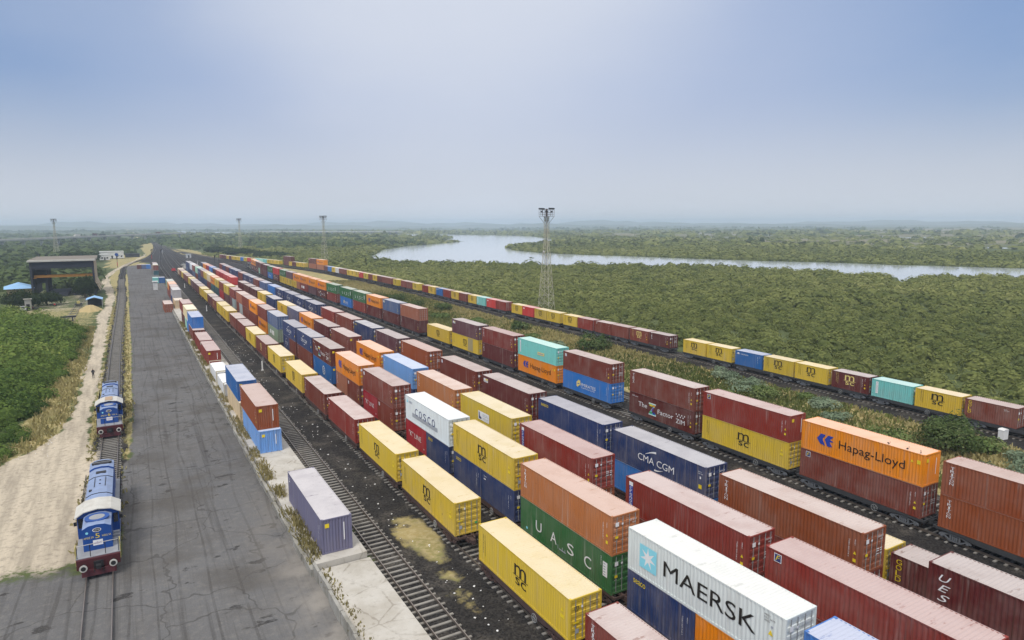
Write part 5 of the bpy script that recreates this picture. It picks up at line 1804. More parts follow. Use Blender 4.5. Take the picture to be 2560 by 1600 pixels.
def shrub(name, x, y, r, h, n, m_, label, cat="shrub", group=None, size=0.3, stem=True, z=0.0, lean=0.0):
    root = empty(name, (x, y, z), 0, label, cat, group)
    kk = max(3, int(r * 2.2))
    cx = RNG.normal(size=kk) * r * 0.38; cy = RNG.normal(size=kk) * r * 0.38
    cz = h * (0.30 + 0.28 * RNG.random(kk))
    p = clumps(cx + lean, cy, cz, r * (0.45 + 0.3 * RNG.random(kk)), h * (0.32 + 0.18 * RNG.random(kk)), max(60, 3 * n // kk), size * 0.62, RNG, cat == 'tree', 0.15, -0.6, tone=0.1 + 0.8 * RNG.random(kk))
    leaf_obj("crown" if cat == "tree" else "foliage", [p], m_, root)
    tb = MB()
    if cat == "tree":
        tb.bar((0, 0, -0.1), (lean * .5, 0, h * 0.5), 0.05 * h, 0, 0.03 * h, 8)
        for i in range(min(kk, 7)):
            tb.bar((lean * .4, 0, h * 0.42), (cx[i] * .8 + lean, cy[i] * .8, cz[i]), 0.026 * h, 0, 0.008 * h, 6)
        obj("trunk", tb, M_BARK, root)
    else:
        for i in range(min(kk, 6)):
            tb.bar((0, 0, -0.05), (cx[i] * .8, cy[i] * .8, cz[i]), 0.05, 0, 0.02, 5)
        obj("stem", tb, M_BARK, root)
    return root


SHR = [(86.2, 112.0, 3.0, 3.6, 700, M_BUSHD, "large dark green thorn bush beside the mangrove-side track, feathery branches"),
       (83.4, 39.8, 4.0, 4.0, 1700, M_BUSHD, "largest feathery thorn bush, next to the yellow-lettered brown container"),
       (86.0, 36.0, 2.4, 1.9, 500, M_BUSH, "low side bush spreading from the largest thorn bush"),
       (80.0, 45.0, 2.6, 1.6, 450, M_BUSH, "yellowish low bush behind the orange upper container"),
       (85.6, 32.0, 2.8, 1.3, 600, M_BLUISH, "grey-green low bush beside the white cabinet"),
       (81.5, 29.5, 3.6, 1.5, 700, M_BLUISH, "wide grey-green bush behind the end rust-orange containers"),
       (77.5, 32.5, 2.8, 1.3, 500, M_BLUISH, "flat grey-green bush just behind the end rust-orange roof"),
       (87.2, 73.0, 2.9, 1.6, 500, M_BLUISH, "wide grey-green bush by the track, opposite the blue short container"),
       (89.4, 79.5, 2.4, 1.8, 420, M_BLUISH, "grey-green bush nearest the outer ballast, below cream-lettered container"),
       (84.6, 67.0, 2.3, 1.9, 450, M_BUSH, "bright green bush in mid strip, above the dark red container"),
       (86.5, 58.5, 2.4, 1.6, 420, M_BLUISH, "small grey-green bush in mid strip, above the upper red container"),
       (83.0, 54.0, 2.0, 1.3, 320, M_BLUISH, "round pale bush behind the red upper container end"),
       (89.0, 63.0, 1.5, 1.2, 220, M_BUSH, "small dark bush at the ballast edge of grass strip"),
       (80.5, 70.5, 1.6, 1.1, 240, M_BUSH, "tiny green bush close behind brown upper container"),
       (86.4, 144.0, 2.7, 2.3, 480, M_BUSHD, "dark bush in the grass beyond the turquoise container"),
       (83.5, 133.0, 2.2, 1.4, 360, M_BUSH, "spreading bush between turquoise container and outer track"),
       (81.0, 160.0, 2.8, 1.6, 420, M_BUSH, "low green bush behind the lone yellow container"),
       (84.8, 190.0, 3.4, 2.6, 480, M_BUSHD, "dark round bush behind the slate blue upper container"),
       (82.0, 204.0, 3.0, 2.1, 400, M_BUSHD, "green bush behind the middle orange upper container"),
       (84.0, 224.0, 3.4, 2.4, 400, M_BUSHD, "dark bush behind the three green lettered containers"),
       (78.6, 176.0, 2.4, 1.5, 340, M_BUSH, "low bush hugging the grass-side train near dusty brown container"),
       (81.2, 120.0, 2.2, 1.3, 320, M_BLUISH, "grey-green bush beside the large feathery thorn bush"),
       (80.0, 100.0, 1.6, 1.0, 200, M_BLUISH, "small pale bush behind the upper brown container with white square")]
for x, y, r, h, n, m_, lab in SHR:
    shrub("shrub", x, y, r, h, n, m_, lab, "shrub", "shrubs on the grass strip between the outer trains", 0.26 if y < 80 else 0.36)
TREES = [(-28.0, 268.5, 5.0, 6.2, 1300, M_DARKT, "broad dark tree in front of the blue-roofed house"),
         (-33.0, 272.0, 4.0, 5.4, 800, M_DARKT, "dark tree at the picture edge, left of the parked car"),
         (-24.0, 276.0, 3.6, 4.8, 800, M_DARKT, "rounded dark tree between the blue roof and shed columns"),
         (-13.6, 296.0, 3.2, 9.0, 1100, M_DARKT, "tall narrow dark tree inside the mouth of the open shed"),
         (-12.4, 303.0, 2.8, 6.5, 700, M_DARKT, "shorter dark tree against the shed's beige side wall"),
         (-30.0, 600.0, 8.5, 8.5, 600, M_DARKT, "dark green tree behind the small white buildings"),
         (-20.5, 606.0, 6.0, 6.5, 400, M_DARKT, "small dark tree just behind the white building"),
         (80.0, 700.0, 12.0, 7.0, 500, M_DARKT, "dark tree clump beside the pond, left part"),
         (92.0, 650.0, 14.0, 6.5, 500, M_DARKT, "dark tree clump beside the pond, middle part"),
         (104.0, 590.0, 12.0, 5.5, 500, M_DARKT, "dark tree clump beside the pond, low right end")]
for x, y, r, h, n, m_, lab in TREES:
    shrub("tree", x, y, r, h, n, m_, lab.replace("at the picture edge, left of", "farthest from the shed, beyond").replace("left part", "tallest part").replace("low right end", "lowest end"), "tree", "trees around the yard", 0.4 if y < 400 else 1.0)

# ------------------------------------------------------------------ floodlight masts
M_LATT = mat("galvanised_lattice", m_flat((0.50, 0.47, 0.36), 0.55, 0.1, 0.4, 0.6, (0.25, 0.19, 0.13)))
M_LATTD = mat("dark_weathered_steel", m_flat((0.10, 0.085, 0.085), 0.7))


def mast(x, y, H, label, rot=0.5):
    r = empty("floodlight_mast", (x, y, 0), rot, label, "light mast", "floodlight masts")
    W = lambda z: 1.95 - (1.95 - 0.55) * min(1, z / (H * 0.72))
    fr = MB()
    N = 13
    zs = [H * 0.94 * (1 - (1 - i / N) ** 1.15) for i in range(N + 1)]
    for i in range(N):
        z0, z1 = zs[i], zs[i + 1]
        a, b = W(z0), W(z1)
        c0 = [(-a, -a), (a, -a), (a, a), (-a, a)]; c1 = [(-b, -b), (b, -b), (b, b), (-b, b)]
        for k in range(4):
            p, q = c0[k], c0[(k + 1) % 4]; p1, q1 = c1[k], c1[(k + 1) % 4]
            fr.bar((*p, z0), (*p1, z1), 0.085)
            fr.bar((*p, z0), (*q1, z1), 0.05)
            if i % 2 == 0 or i < 4:
                fr.bar((*q, z0), (*p1, z1), 0.045)
            fr.bar((*p1, z1), (*q1, z1), 0.05)
    obj("tower_frame", fr, M_LATT, r)
    ld = MB()
    for sx in (-0.2, 0.2):
        ld.bar((sx, 0, 0.3), (sx, 0, H * 0.94), 0.035)
    for z in np.arange(0.6, H * 0.93, 0.6):
        ld.bar((-0.2, 0, z), (0.2, 0, z), 0.02)
    obj("ladder", ld, M_LATTD, r)
    pf = MB()
    zt = H * 0.94
    pf.box(-1.75, 1.75, -1.75, 1.75, zt, zt + 0.08)
    for k in range(4):
        c = [(-1.7, -1.7), (1.7, -1.7), (1.7, 1.7), (-1.7, 1.7)]
        p, q = c[k], c[(k + 1) % 4]
        for u in (0, 0.33, 0.67):
            px, py = p[0] + (q[0] - p[0]) * u, p[1] + (q[1] - p[1]) * u
            pf.bar((px, py, zt + .08), (px, py, zt + 2.0), 0.05)
        for z in (0.6, 1.1, 2.0):
            pf.bar((*p, zt + z), (*q, zt + z), 0.04)
        pf.bar((p[0], p[1], zt), (p[0] * .32, p[1] * .32, zt - 2.0), 0.06)
    pf.cyl((0, 0, zt + .08), (0, 0, zt + 2.3), 0.35, 10)
    obj("platform", pf, M_LATTD, r)
    fm = MB()
    fm.box(-0.33, 0.33, -0.16, 0.16, 0, 0.42)
    fm.bar((0, 0, -0.15), (0, 0, 0.0), 0.05)
    me = fm.mesh("floodlight", M_BLACK)
    for sy in (-1, 1):
        for i in range(4):
            link("floodlight", me, r, (-1.35 + i * 0.9, sy * 1.7, zt + 2.12))
    for sx in (-1, 1):
        for i in range(2):
            link("floodlight", me, r, (sx * 1.7, -0.8 + i * 1.6, zt + 1.25), PI / 2)
    return r


mast(112.3, 171.7, 31.0, "tall lattice floodlight mast rising beside the river behind the outer train")
mast(117.8, 454.6, 32.3, "lattice floodlight mast just beyond the orange double stack of the outer train")
mast(106.0, 744.7, 33.2, "distant floodlight mast standing behind the small pond")
mast(-51.5, 719.2, 32.6, "distant floodlight mast standing behind the engine shed")
dm = MB()
dm.cyl((0, 0, 0), (0, 0.12, 0), 0.28, 14, 0, 0.42)
tag(obj("dish_antenna", dm, M_LWHITE, None, (110.9, 170.9, 18.4)), "small white dish fixed to the nearest lattice mast", "antenna")

# ------------------------------------------------------------------ engine shed
M_SHEET = mat("beige_sheet_cladding", m_flat((0.42, 0.33, 0.22), 0.75, 0, 0.5, 0.5, (0.2, 0.14, 0.09)))
M_DSTEEL = mat("dark_shed_steel", m_flat((0.030, 0.034, 0.048), 0.75))
M_ROOFS = mat("weathered_shed_roof", m_flat((0.20, 0.175, 0.145), 0.8, 0, 0.5, 0.4))
M_ORG = mat("orange_crane_paint", m_flat((0.46, 0.20, 0.03), 0.6))
r = empty("engine_shed", (-20.7, 307.0, 0), 0.0, "tall open engine shed with dark steel frame and beige side wall", "shed")
hw, hd, hz = 10.3, 30.0, 13.6
mb = MB()
for k in range(3):
    y0 = 0.0 + k * 11.0
    mb.prism([(y0 - 0.6, hz - 0.10), (y0 - 0.6, hz + 0.28), (y0 + 9.6, hz + 0.75), (y0 + 9.6, hz + 0.35)], 'x', -hw - 0.5, hw + 0.6)
ro = obj("roof", mb, M_ROOFS, r)
mb = MB()
for k in range(3):
    y0 = k * 11.0
    mb.box(-hw - 0.6, hw + 0.7, y0 - 0.72, y0 - 0.605, hz - 0.12, hz + 0.42)
    mb.box(-hw - 0.5, hw + 0.6, y0 - 0.60, y0 + 1.6, hz + 0.44, hz + 0.47)
obj("fascia", mb, M_LWHITE, ro)
mb = MB()
for sx in (-1, 1):
    for k in range(6):
        yy = k * 6.0
        lo, hi = sorted((sx * hw, sx * (hw - 0.7)))
        mb.box(lo, hi, yy, yy + 0.5, 0, hz - 0.12)
for yy in (0.0, 12.0, 24.0, 30.0):
    for z in (hz - 1.0, hz - 2.6, hz - 3.0):
        mb.bar((-hw, yy + .25, z), (hw, yy + .25, z), 0.14)
    for k in range(9):
        xx = -hw + 0.4 + k * (2 * hw - .8) / 8
        mb.box(xx - .12, xx + .12, yy + .1, yy + .4, hz - 3.0, hz - 0.2)
    for k in range(8):
        xx = -hw + 0.4 + k * (2 * hw - .8) / 8
        mb.bar((xx, yy + .25, hz - 2.6), (xx + (2 * hw - .8) / 8, yy + .25, hz - 1.0), 0.08)
for yy in (3, 12, 21):
    mb.box(-hw + 4.2, -hw + 4.9, yy, yy + 0.6, 0, hz - 2.0)
obj("frame", mb, M_DSTEEL, r)
mb = MB()
mb.box(-hw + 0.1, hw - 0.1, 0.05, 0.12, hz - 2.55, hz - 0.15)
mb.box(-hw + 0.05, -hw + 4.2, 18.0, 18.1, 4.2, hz - 0.3)
mb.box(-hw + 0.02, -hw + 0.1, 0.6, hd, 4.0, hz - 0.2)
obj("gable_cladding", mb, mat("dark_blue_cladding", m_flat((0.024, 0.030, 0.052), 0.7)), r)
mb = MB()
for k in range(5):
    y0, y1 = 0.55 + k * 6.0, 6.45 + k * 6.0
    mb.poly([(hw + 0.02, y0, 5.0), (hw + 0.02, y1, 5.0), (hw + 0.02, y1, hz - .2), (hw + 0.02, y0, hz - .2)])
    mb.poly([(hw + 1.5, y0, 1.6 + 0.4 * (k % 2)), (hw + 1.5, y1, 1.6), (hw + 0.02, y1, 5.0), (hw + 0.02, y0, 5.0)])
    mb.poly([(hw + 0.0, y1, 5.0), (hw + 0.0, y0, 5.0), (hw + 0.0, y0, hz - .2), (hw + 0.0, y1, hz - .2)][::-1])
obj("side_wall", mb, M_SHEET, r)
cr = MB()
cr.box(-hw + 1.0, hw - 0.8, 1.5, 2.1, 7.4, 8.3)
cr.box(-hw + 1.0, hw - 0.8, 4.5, 5.1, 7.4, 8.3)
cr.box(-hw + 0.8, -hw + 1.6, 1.2, 5.4, 7.1, 7.39)
obj("crane_beam", cr, M_ORG, r)
pit = MB()
pit.box(-6.0, 1.0, 2.0, 24.0, 0.0, 1.2)
pit.box(2.8, 6.0, 4.0, 24.0, 0.0, 2.2)
pit.box(3.2, 5.6, 3.0, 3.9, 0.0, 1.4)
obj("inspection_deck", pit, M_DSTEEL, r)
# pit track with its stop block in front of the shed
tr = MB()
for i in range(13):
    t = i / 12
    y_ = 226 + t * 74
    x_ = -14.9 + 0.6 * t
    tr.box(x_ - 1.3, x_ + 1.3, y_ - 0.14, y_ + 0.14, 0.03, 0.2, 1)
tr.bar((-15.75, 226, 0.32), (-15.15, 300, 0.32), 0.06)
tr.bar((-14.05, 226, 0.32), (-13.45, 300, 0.32), 0.06)
tag(obj("railway_track", tr, [M_RAIL, M_SLEEPER]), kind='structure')
bs = MB()
bs.box(-1.9, 1.9, -0.22, 0.22, 1.1, 1.5)
for sx in (-1, 1):
    bs.box(sx * 1.0 - .13, sx * 1.0 + .13, -0.15, 0.15, 0, 1.1)
    bs.bar((sx * 1.0, 0.2, 1.1), (sx * 1.0, 1.8, 0.1), 0.1)
tag(obj("buffer_stop", bs, M_DSTEEL, None, (-15.0, 225.5, 0)), "dark steel buffer stop at the end of the shed track", "buffer stop")
tm = MB()
tm.box(-1.0, 1.0, -1.4, 1.4, 0.45, 0.7); tm.box(-0.4, 0.5, -0.5, 0.7, 0.7, 1.5, 1); tm.cyl((0.1, .9, .7), (0.1, .9, 1.3), .3, 8, 1)
for sx in (-.8, .8):
    for sy in (-.9, .9):
        tm.cyl((sx - .06, sy, .5), (sx + .06, sy, .5), .28, 10)
tag(obj("track_trolley", tm, [M_DSTEEL, M_YEL], None, (-14.55, 268, 0.12)), "small yellow and dark trolley standing on the shed track", "trolley")

# small blue-roofed house, canopy, white buildings
M_BLUER = mat("sky_blue_sheet_roof", m_flat((0.26, 0.47, 0.74), 0.6, 0, 0.35, 0.5, (0.3, 0.3, 0.3)))
M_TANW = mat("tan_plaster", m_flat((0.42, 0.31, 0.17), 0.85))
M_WPL = mat("white_plaster", m_flat((0.68, 0.68, 0.66), 0.8, 0, 0.3, 0.5))
r = empty("house", (-36.0, 318.0, 0), 0.12, "small tan house with a sky blue hipped sheet roof", "house")
mb = MB(); mb.box(-4.0, 4.0, -7, 7, 0, 3.4); obj("wall", mb, M_TANW, r)
mb = MB()
e = [(-4.8, -7.8, 3.4), (4.8, -7.8, 3.4), (4.8, 7.8, 3.4), (-4.8, 7.8, 3.4)]; rg = [(0, -4.0, 5.2), (0, 4.0, 5.2)]
mb.poly([e[0], e[1], rg[0]]); mb.poly([e[1], e[2], rg[1], rg[0]]); mb.poly([e[2], e[3], rg[1]]); mb.poly([e[3], e[0], rg[0], rg[1]]); mb.poly(e[::-1])
obj("roof", mb, M_BLUER, r)
mb = MB(); mb.box(-1.6, -0.6, -7.05, -7.0, 0, 2.1); obj("door", mb, M_BLACK, r)
mb = MB(); mb.box(0.8, 2.0, -7.04, -7.0, 1.1, 2.1); obj("window", mb, M_GLASS, r)
r = empty("gatehouse", (-27.8, 262.0, 0), 0.1, "narrow grey gatehouse with dark doorway among the trees", "hut")
mb = MB(); mb.box(-0.9, 0.9, -0.9, 0.9, 0, 3.6); obj("wall", mb, M_CONC2, r)
mb = MB(); mb.box(-1.15, 1.15, -1.15, 1.15, 3.6, 3.75); obj("roof", mb, M_CONC2, r)
mb = MB(); mb.box(-0.5, 0.4, -0.96, -0.9, 0, 2.1); obj("door", mb, M_BLACK, r)
r = empty("canopy", (-9.6, 262.0, 0), 0.0, "small open shelter with sky blue gabled roof behind the sand heap", "shelter")
mb = MB()
mb.poly([(-2.4, -3.6, 2.7), (0, -3.6, 3.5), (0, 3.6, 3.5), (-2.4, 3.6, 2.7)][::-1]); mb.poly([(0, -3.6, 3.5), (2.4, -3.6, 2.7), (2.4, 3.6, 2.7), (0, 3.6, 3.5)][::-1])
mb.poly([(-2.4, -3.6, 2.62), (0, -3.6, 3.42), (0, 3.6, 3.42), (-2.4, 3.6, 2.62)]); mb.poly([(0, -3.6, 3.42), (2.4, -3.6, 2.62), (2.4, 3.6, 2.62), (0, 3.6, 3.42)])
obj("roof", mb, M_BLUER, r)
for sx in (-2.2, 2.2):
    for sy in (-3.3, 3.3):
        mb = MB(); mb.box(sx - .07, sx + .07, sy - .07, sy + .07, 0, 2.7); obj("post", mb, M_BAR, r)
mb = MB(); mb.box(-2.2, 2.2, 3.3, 3.36, 0, 2.6); obj("back_panel", mb, M_DSTEEL, r)
# sand heap
n = 26
mb = MB()
vs, fs = [(0, 0, 1.7)], []
for ri, (rr, zz) in enumerate(((0.25, 1.55), (0.5, 1.05), (0.75, 0.5), (1.0, 0.0))):
    for k in range(n):
        a = 2 * PI * k / n
        j = 1 + 0.13 * math.sin(k * 1.9 + ri) + 0.08 * math.sin(k * 4.1)
        vs.append((3.4 * rr * j * math.cos(a), 5.5 * rr * j * math.sin(a), zz * (1 + .1 * math.sin(k * 2.3 + ri)) - (0.06 if ri == 3 else 0)))
for k in range(n):
    fs.append((0, 1 + k, 1 + (k + 1) % n))
    for ri in range(3):
        fs.append((1 + ri * n + k, 1 + (ri + 1) * n + k, 1 + (ri + 1) * n + (k + 1) % n, 1 + ri * n + (k + 1) % n))
mb.raw(vs, fs)
tag(obj("sand_heap", mb, mat("yellow_sand", m_flat((0.44, 0.34, 0.17), 0.95, 0, 0.5, 1.2, (0.3, 0.25, 0.12))), None, (-10.6, 251.5, 0), 0, True), "yellow sand heap in front of the small blue-roofed shelter", "sand heap")


def flat_building(x, y, rz, w_, d_, h_, label, wallm, roofm, nwin, door=True):
    r = empty("building", (x, y, 0), rz, label, "building")
    mb = MB(); mb.box(-w_ / 2, w_ / 2, -d_ / 2, d_ / 2, 0, h_); obj("wall", mb, wallm, r)
    mb = MB(); mb.box(-w_ / 2 - .3, w_ / 2 + .3, -d_ / 2 - .3, d_ / 2 + .3, h_, h_ + .25); obj("roof", mb, roofm, r)
    for i in range(nwin):
        xx = -w_ / 2 + (i + .5) * w_ / nwin
        mb = MB(); mb.box(xx - .6, xx + .6, -d_ / 2 - .04, -d_ / 2 - .005, 1.1, 2.3); obj("window", mb, M_GLASS, r)
    if door:
        mb = MB(); mb.box(-0.5, .5, -d_ / 2 - .06, -d_ / 2 - .005, 0, 2.2); obj("door", mb, M_BLACK, r)
    return r


flat_building(-8.6, 650, 0.05, 17.0, 9, 5.6, "long white flat-roofed building beyond the asphalt yard", M_WPL, M_WPL, 5)
flat_building(-13.3, 622, 0.05, 7.0, 6, 4.2, "small white hut in front of the long white building", M_WPL, M_WPL, 2)
flat_building(6.5, 664, 0.0, 11.0, 6, 2.8, "low dark shed beside the long white building", M_DSTEEL, M_DSTEEL, 1)
flat_building(46.8, 618, 0.0, 3.6, 4, 3.0, "tiny white relay hut at the far end of the mangrove-side train", M_WPL, M_WPL, 1)
flat_building(10.6, 318.0, 0.0, 1.6, 2.4, 3.4, "narrow white cabin at the far platform stacks", M_WPL, M_WPL, 0, False)
mb = MB()
mb.prism([(-0.42, 0), (0.42, 0), (0.42, 1.15), (-0.42, 1.15)], 'y', -0.35, 0.35)
mb.prism([(-0.46, 1.155), (0.46, 1.155), (0.3, 1.32), (-0.3, 1.32)], 'y', -0.39, 0.39)
tag(obj("relay_cabinet", mb, M_WHITE, None, (93.4, 38.4, 0), -0.2), "white trackside cabinet beside the largest thorn bush", "cabinet")

# ------------------------------------------------------------------ car, motorbikes, person
def car(x, y, rz, label):
    r = empty("parked_car", (x, y, 0), rz, label, "car")
    pm = mat("silver_car_paint", m_flat((0.45, 0.46, 0.47), 0.3, 0.3, 0.2))
    mb = MB()
    mb.prism([(-2.0, 0.35), (-2.05, 0.75), (-1.85, 0.95), (-1.2, 1.02), (1.4, 1.02), (2.0, 0.85), (2.05, 0.4)], 'x', -0.82, 0.82)
    obj("body", mb, pm, r)
    mb = MB()
    mb.prism([(-1.35, 1.022), (-0.75, 1.46), (1.15, 1.46), (1.75, 1.022)], 'x', -0.72, 0.72, 0)
    obj("cabin_glass", mb, M_GLASS, r)
    mb = MB(); mb.prism([(-0.8, 1.465), (-0.7, 1.52), (1.05, 1.52), (1.15, 1.465)], 'x', -0.70, 0.70)
    obj("roof", mb, pm, r)
    for sx in (-1, 1):
        for sy in (-1.25, 1.3):
            mb = MB(); mb.cyl((sx * .66, sy, .32), (sx * .84, sy, .32), .32, 14); obj("wheel", mb, M_BLACK, r)
        mb = MB(); mb.box(sx * .55 - .17, sx * .55 + .17, -2.06, -2.0, .62, .78); obj("headlight", mb, M_LWHITE, r)
    return r


car(-29.2, 260.8, 0.15, "silver hatchback parked facing the camera beside the dark trees")
for i, (x, y, lab) in enumerate(((-27.6, 264.0, "motorbike parked close beside the silver car"), (-26.9, 264.6, "motorbike parked beside the other, second from silver car"), (-21.4, 270.5, "lone motorbike parked at the edge of the rounded dark tree"))):
    r = empty("motorbike", (x, y, 0), 0.3 * i, lab, "motorbike", "motorbikes by the trees")
    for sy in (-0.62, 0.62):
        mb = MB(); mb.cyl((-.05, sy, .31), (.05, sy, .31), .31, 14); obj("wheel", mb, M_BLACK, r)
    mb = MB(); mb.prism([(-.5, .45), (-.35, .8), (.1, .95), (.45, .85), (.6, .75), (.2, .5)], 'x', -.13, .13); obj("body", mb, M_RED if i else M_BLACK, r)
    mb = MB(); mb.bar((-.35, -.45, 1.02), (.35, -.45, 1.02), .02); mb.bar((0, -.45, 1.0), (0, -.62, .31), .035); mb.box(-.1, .1, -.56, -.47, .85, 1.02); obj("handlebar", mb, M_BAR, r)


def person(x, y, rz, label):
    """one skinned figure, walking, arms held to the front"""
    J = [(0, 0, .95), (0, 0, 1.15), (0, .01, 1.38), (0, .0, 1.50), (0, -.03, 1.60), (0, -.03, 1.72),
         (-.09, 0, .92), (-.10, -.10, .50), (-.10, .02, .09), (-.10, -.13, .04), (.09, 0, .92), (.10, .06, .50), (.10, .20, .12), (.10, .08, .05),
         (-.20, .01, 1.42), (-.27, -.02, 1.16), (-.14, -.20, 1.08), (-.07, -.25, 1.10), (.20, .01, 1.42), (.27, -.02, 1.16), (.14, -.20, 1.08), (.07, -.25, 1.10)]
    R = [.15, .14, .16, .06, .085, .095, .10, .075, .05, .04, .10, .075, .05, .04, .075, .05, .04, .035, .075, .05, .04, .035]
    E = [(0, 1), (1, 2), (2, 3), (3, 4), (4, 5), (0, 6), (6, 7), (7, 8), (8, 9), (0, 10), (10, 11), (11, 12), (12, 13), (2, 14), (14, 15), (15, 16), (16, 17), (2, 18), (18, 19), (19, 20), (20, 21)]
    me = bpy.data.meshes.new("person")
    me.from_pydata(J, E, [])
    ob = link("person", me, None, (x, y, 0), rz)
    sk = ob.modifiers.new("skin", 'SKIN')
    for i, rr in enumerate(R):
        me.skin_vertices[0].data[i].radius = (rr, rr * .8)
    me.skin_vertices[0].data[0].use_root = True
    ss = ob.modifiers.new("sub", 'SUBSURF'); ss.levels = ss.render_levels = 1
    dg = bpy.context.evaluated_depsgraph_get()
    ev = ob.evaluated_get(dg)
    m2 = bpy.data.meshes.new_from_object(ev)
    ob.modifiers.clear(); ob.data = m2
    skin = mat("skin", m_flat((0.20, 0.105, 0.065), 0.6)); sh = mat("dark_navy_cloth", m_flat((0.012, 0.016, 0.030), 0.9)); tr_ = mat("dark_grey_trousers", m_flat((0.020, 0.024, 0.034), 0.9))
    m2.materials.clear()
    for m_ in (sh, tr_, skin, M_BLACK):
        m2.materials.append(m_)
    for p in m2.polygons:
        c = p.center
        p.use_smooth = True
        p.material_index = 2 if c.z > 1.50 or (abs(c.x) < .12 and c.y < -.19 and 1.0 < c.z < 1.2) else (3 if c.z < .10 else (1 if c.z < .95 else 0))
    hb = MB()
    n = 10
    vs = [(0, -.02, 1.835)] + [(0.105 * math.cos(2 * PI * k / n), -.02 + 0.115 * math.sin(2 * PI * k / n), 1.75 if math.sin(2 * PI * k / n) > -.4 else 1.79) for k in range(n)]
    hb.raw(vs, [(0, 1 + k, 1 + (k + 1) % n) for k in range(n)])
    obj("hair", hb, M_BLACK, ob)
    tag(ob, label, "person")
    return ob


person(-6.3, 137.4, 0.05, "person in dark clothes walking along the dirt road beside the locomotives")

# ------------------------------------------------------------------ signals and posts
def post_marker(x, y, lab, h=1.75):
    mb = MB()
    mb.box(-0.11, 0.11, -0.09, 0.09, 0, h); mb.prism([(-.11, h), (.11, h), (.07, h + .06), (-.07, h + .06)], 'y', -.08, .08)
    mb.box(-.2, .2, -.18, .18, -.02, .12)
    return tag(obj("marker_post", mb, M_WHITE, None, (x, y, 0)), lab, "marker post", "white marker posts")


post_marker(20.8, 128.6, "white marker post beside the empty siding, biggest of them")
post_marker(21.4, 229.0, "white marker post beside the siding, next after the biggest")
post_marker(22.0, 322.0, "white marker post beside the siding, third along")
post_marker(43.0, 500.0, "white marker post beyond the end of the second train", 3.0)
post_marker(33.0, 735.0, "white post far up the bare tracks", 3.4)


def semaphore(x, y, lab, h=7.0, arm=1, red=True):
    r = empty("semaphore_signal", (x, y, 0), 0, lab, "signal", "railway signals")
    mb = MB(); mb.bar((0, 0, 0), (0, 0, h), .17, 0, .12, 8); mb.box(-.6, .6, -.5, .5, h * .72, h * .72 + .1); obj("post", mb, M_BLACK, r)
    if red:
        mb = MB(); mb.cyl((0, 0, 1.0), (0, 0, h * .45), .22, 8); obj("lower_sleeve", mb, M_RED, r)
    mb = MB(); mb.prism([(0, h - .9), (arm * 1.6, h + .05), (arm * 1.6, h + .4), (0, h - .45)], 'y', -.05, .05); obj("arm", mb, M_BLACK, r)
    mb = MB(); mb.box(-.35, .35, -.2, .2, h - 1.6, h - .6); obj("lamp_box", mb, M_BLACK, r)
    return r


semaphore(-4.0, 505.0, "signal with round blue board beside the asphalt yard's far corner", 7.5)
mb = MB(); mb.cyl((0, -.15, 0), (0, -.05, 0), 1.05, 18)
tag(obj("round_board", mb, M_LBLUE, None, (-4.0, 504.7, 8.3)), "round blue board on top of the yard corner signal", "sign")
semaphore(19.0, 600.0, "red and black signal beyond the stacks at the asphalt end", 8.5)
semaphore(25.3, 592.0, "black signal post standing in the bare ballast, nearest of throat", 8.5, 1, False)
semaphore(33.0, 745.0, "black signal far up the converging tracks", 9.0, 1, False)
semaphore(52.1, 483.0, "black signal at the far end of the fourth train, shorter one", 7.5, 1, False)
semaphore(59.9, 530.0, "black signal between the two right-hand far tracks, taller one", 8.5, 1, False)
r = empty("red_trolley", (24.8, 440.0, 0), 0, "small red rail trolley standing on the bare siding", "trolley")
mb = MB(); mb.box(-1.1, 1.1, -2.0, 2.0, .5, .9); mb.box(-.9, .9, -1.2, .4, .9, 1.9); obj("body", mb, M_RED, r)
for sy in (-1.3, 1.3):
    mb = MB(); mb.cyl((-.95, sy, .55), (.95, sy, .55), .35, 10); obj("wheelset", mb, M_BLACK, r)
# birds on the orange roof
for i, (u, lab) in enumerate(((3.2, "dark bird perched alone on the orange container's roof edge"), (1.5, "dark bird on the orange roof, between two other birds"), (0.35, "dark bird on the orange roof corner"))):
    mb = MB()
    mb.raw([(0, -.16, .12), (.06, 0, .16), (-.06, 0, .16), (0, 0, .06), (0, .16, .12), (0, .02, .22)], [(0, 1, 5), (0, 5, 2), (1, 4, 5), (5, 4, 2), (0, 3, 1), (0, 2, 3), (1, 3, 4), (3, 2, 4)])
    mb.raw([(0, -.2, .26), (.04, -.12, .26), (-.04, -.12, .26), (0, -.12, .31), (0, -.1, .2)], [(0, 1, 3), (0, 3, 2), (0, 4, 1), (0, 2, 4), (1, 4, 2, 3)])
    mb.bar((.02, 0, 0), (.02, 0, .08), .008); mb.bar((-.02, 0, 0), (-.02, 0, .08), .008)
    tag(obj("bird", mb, M_BLACK, None, (T_F.at(T_F.arc_at_t(35))[0] - 1.15, 29.7 + u, DECK + 2 * HC + 0.006), i * 1.1), lab, "bird", "birds on the orange roof")
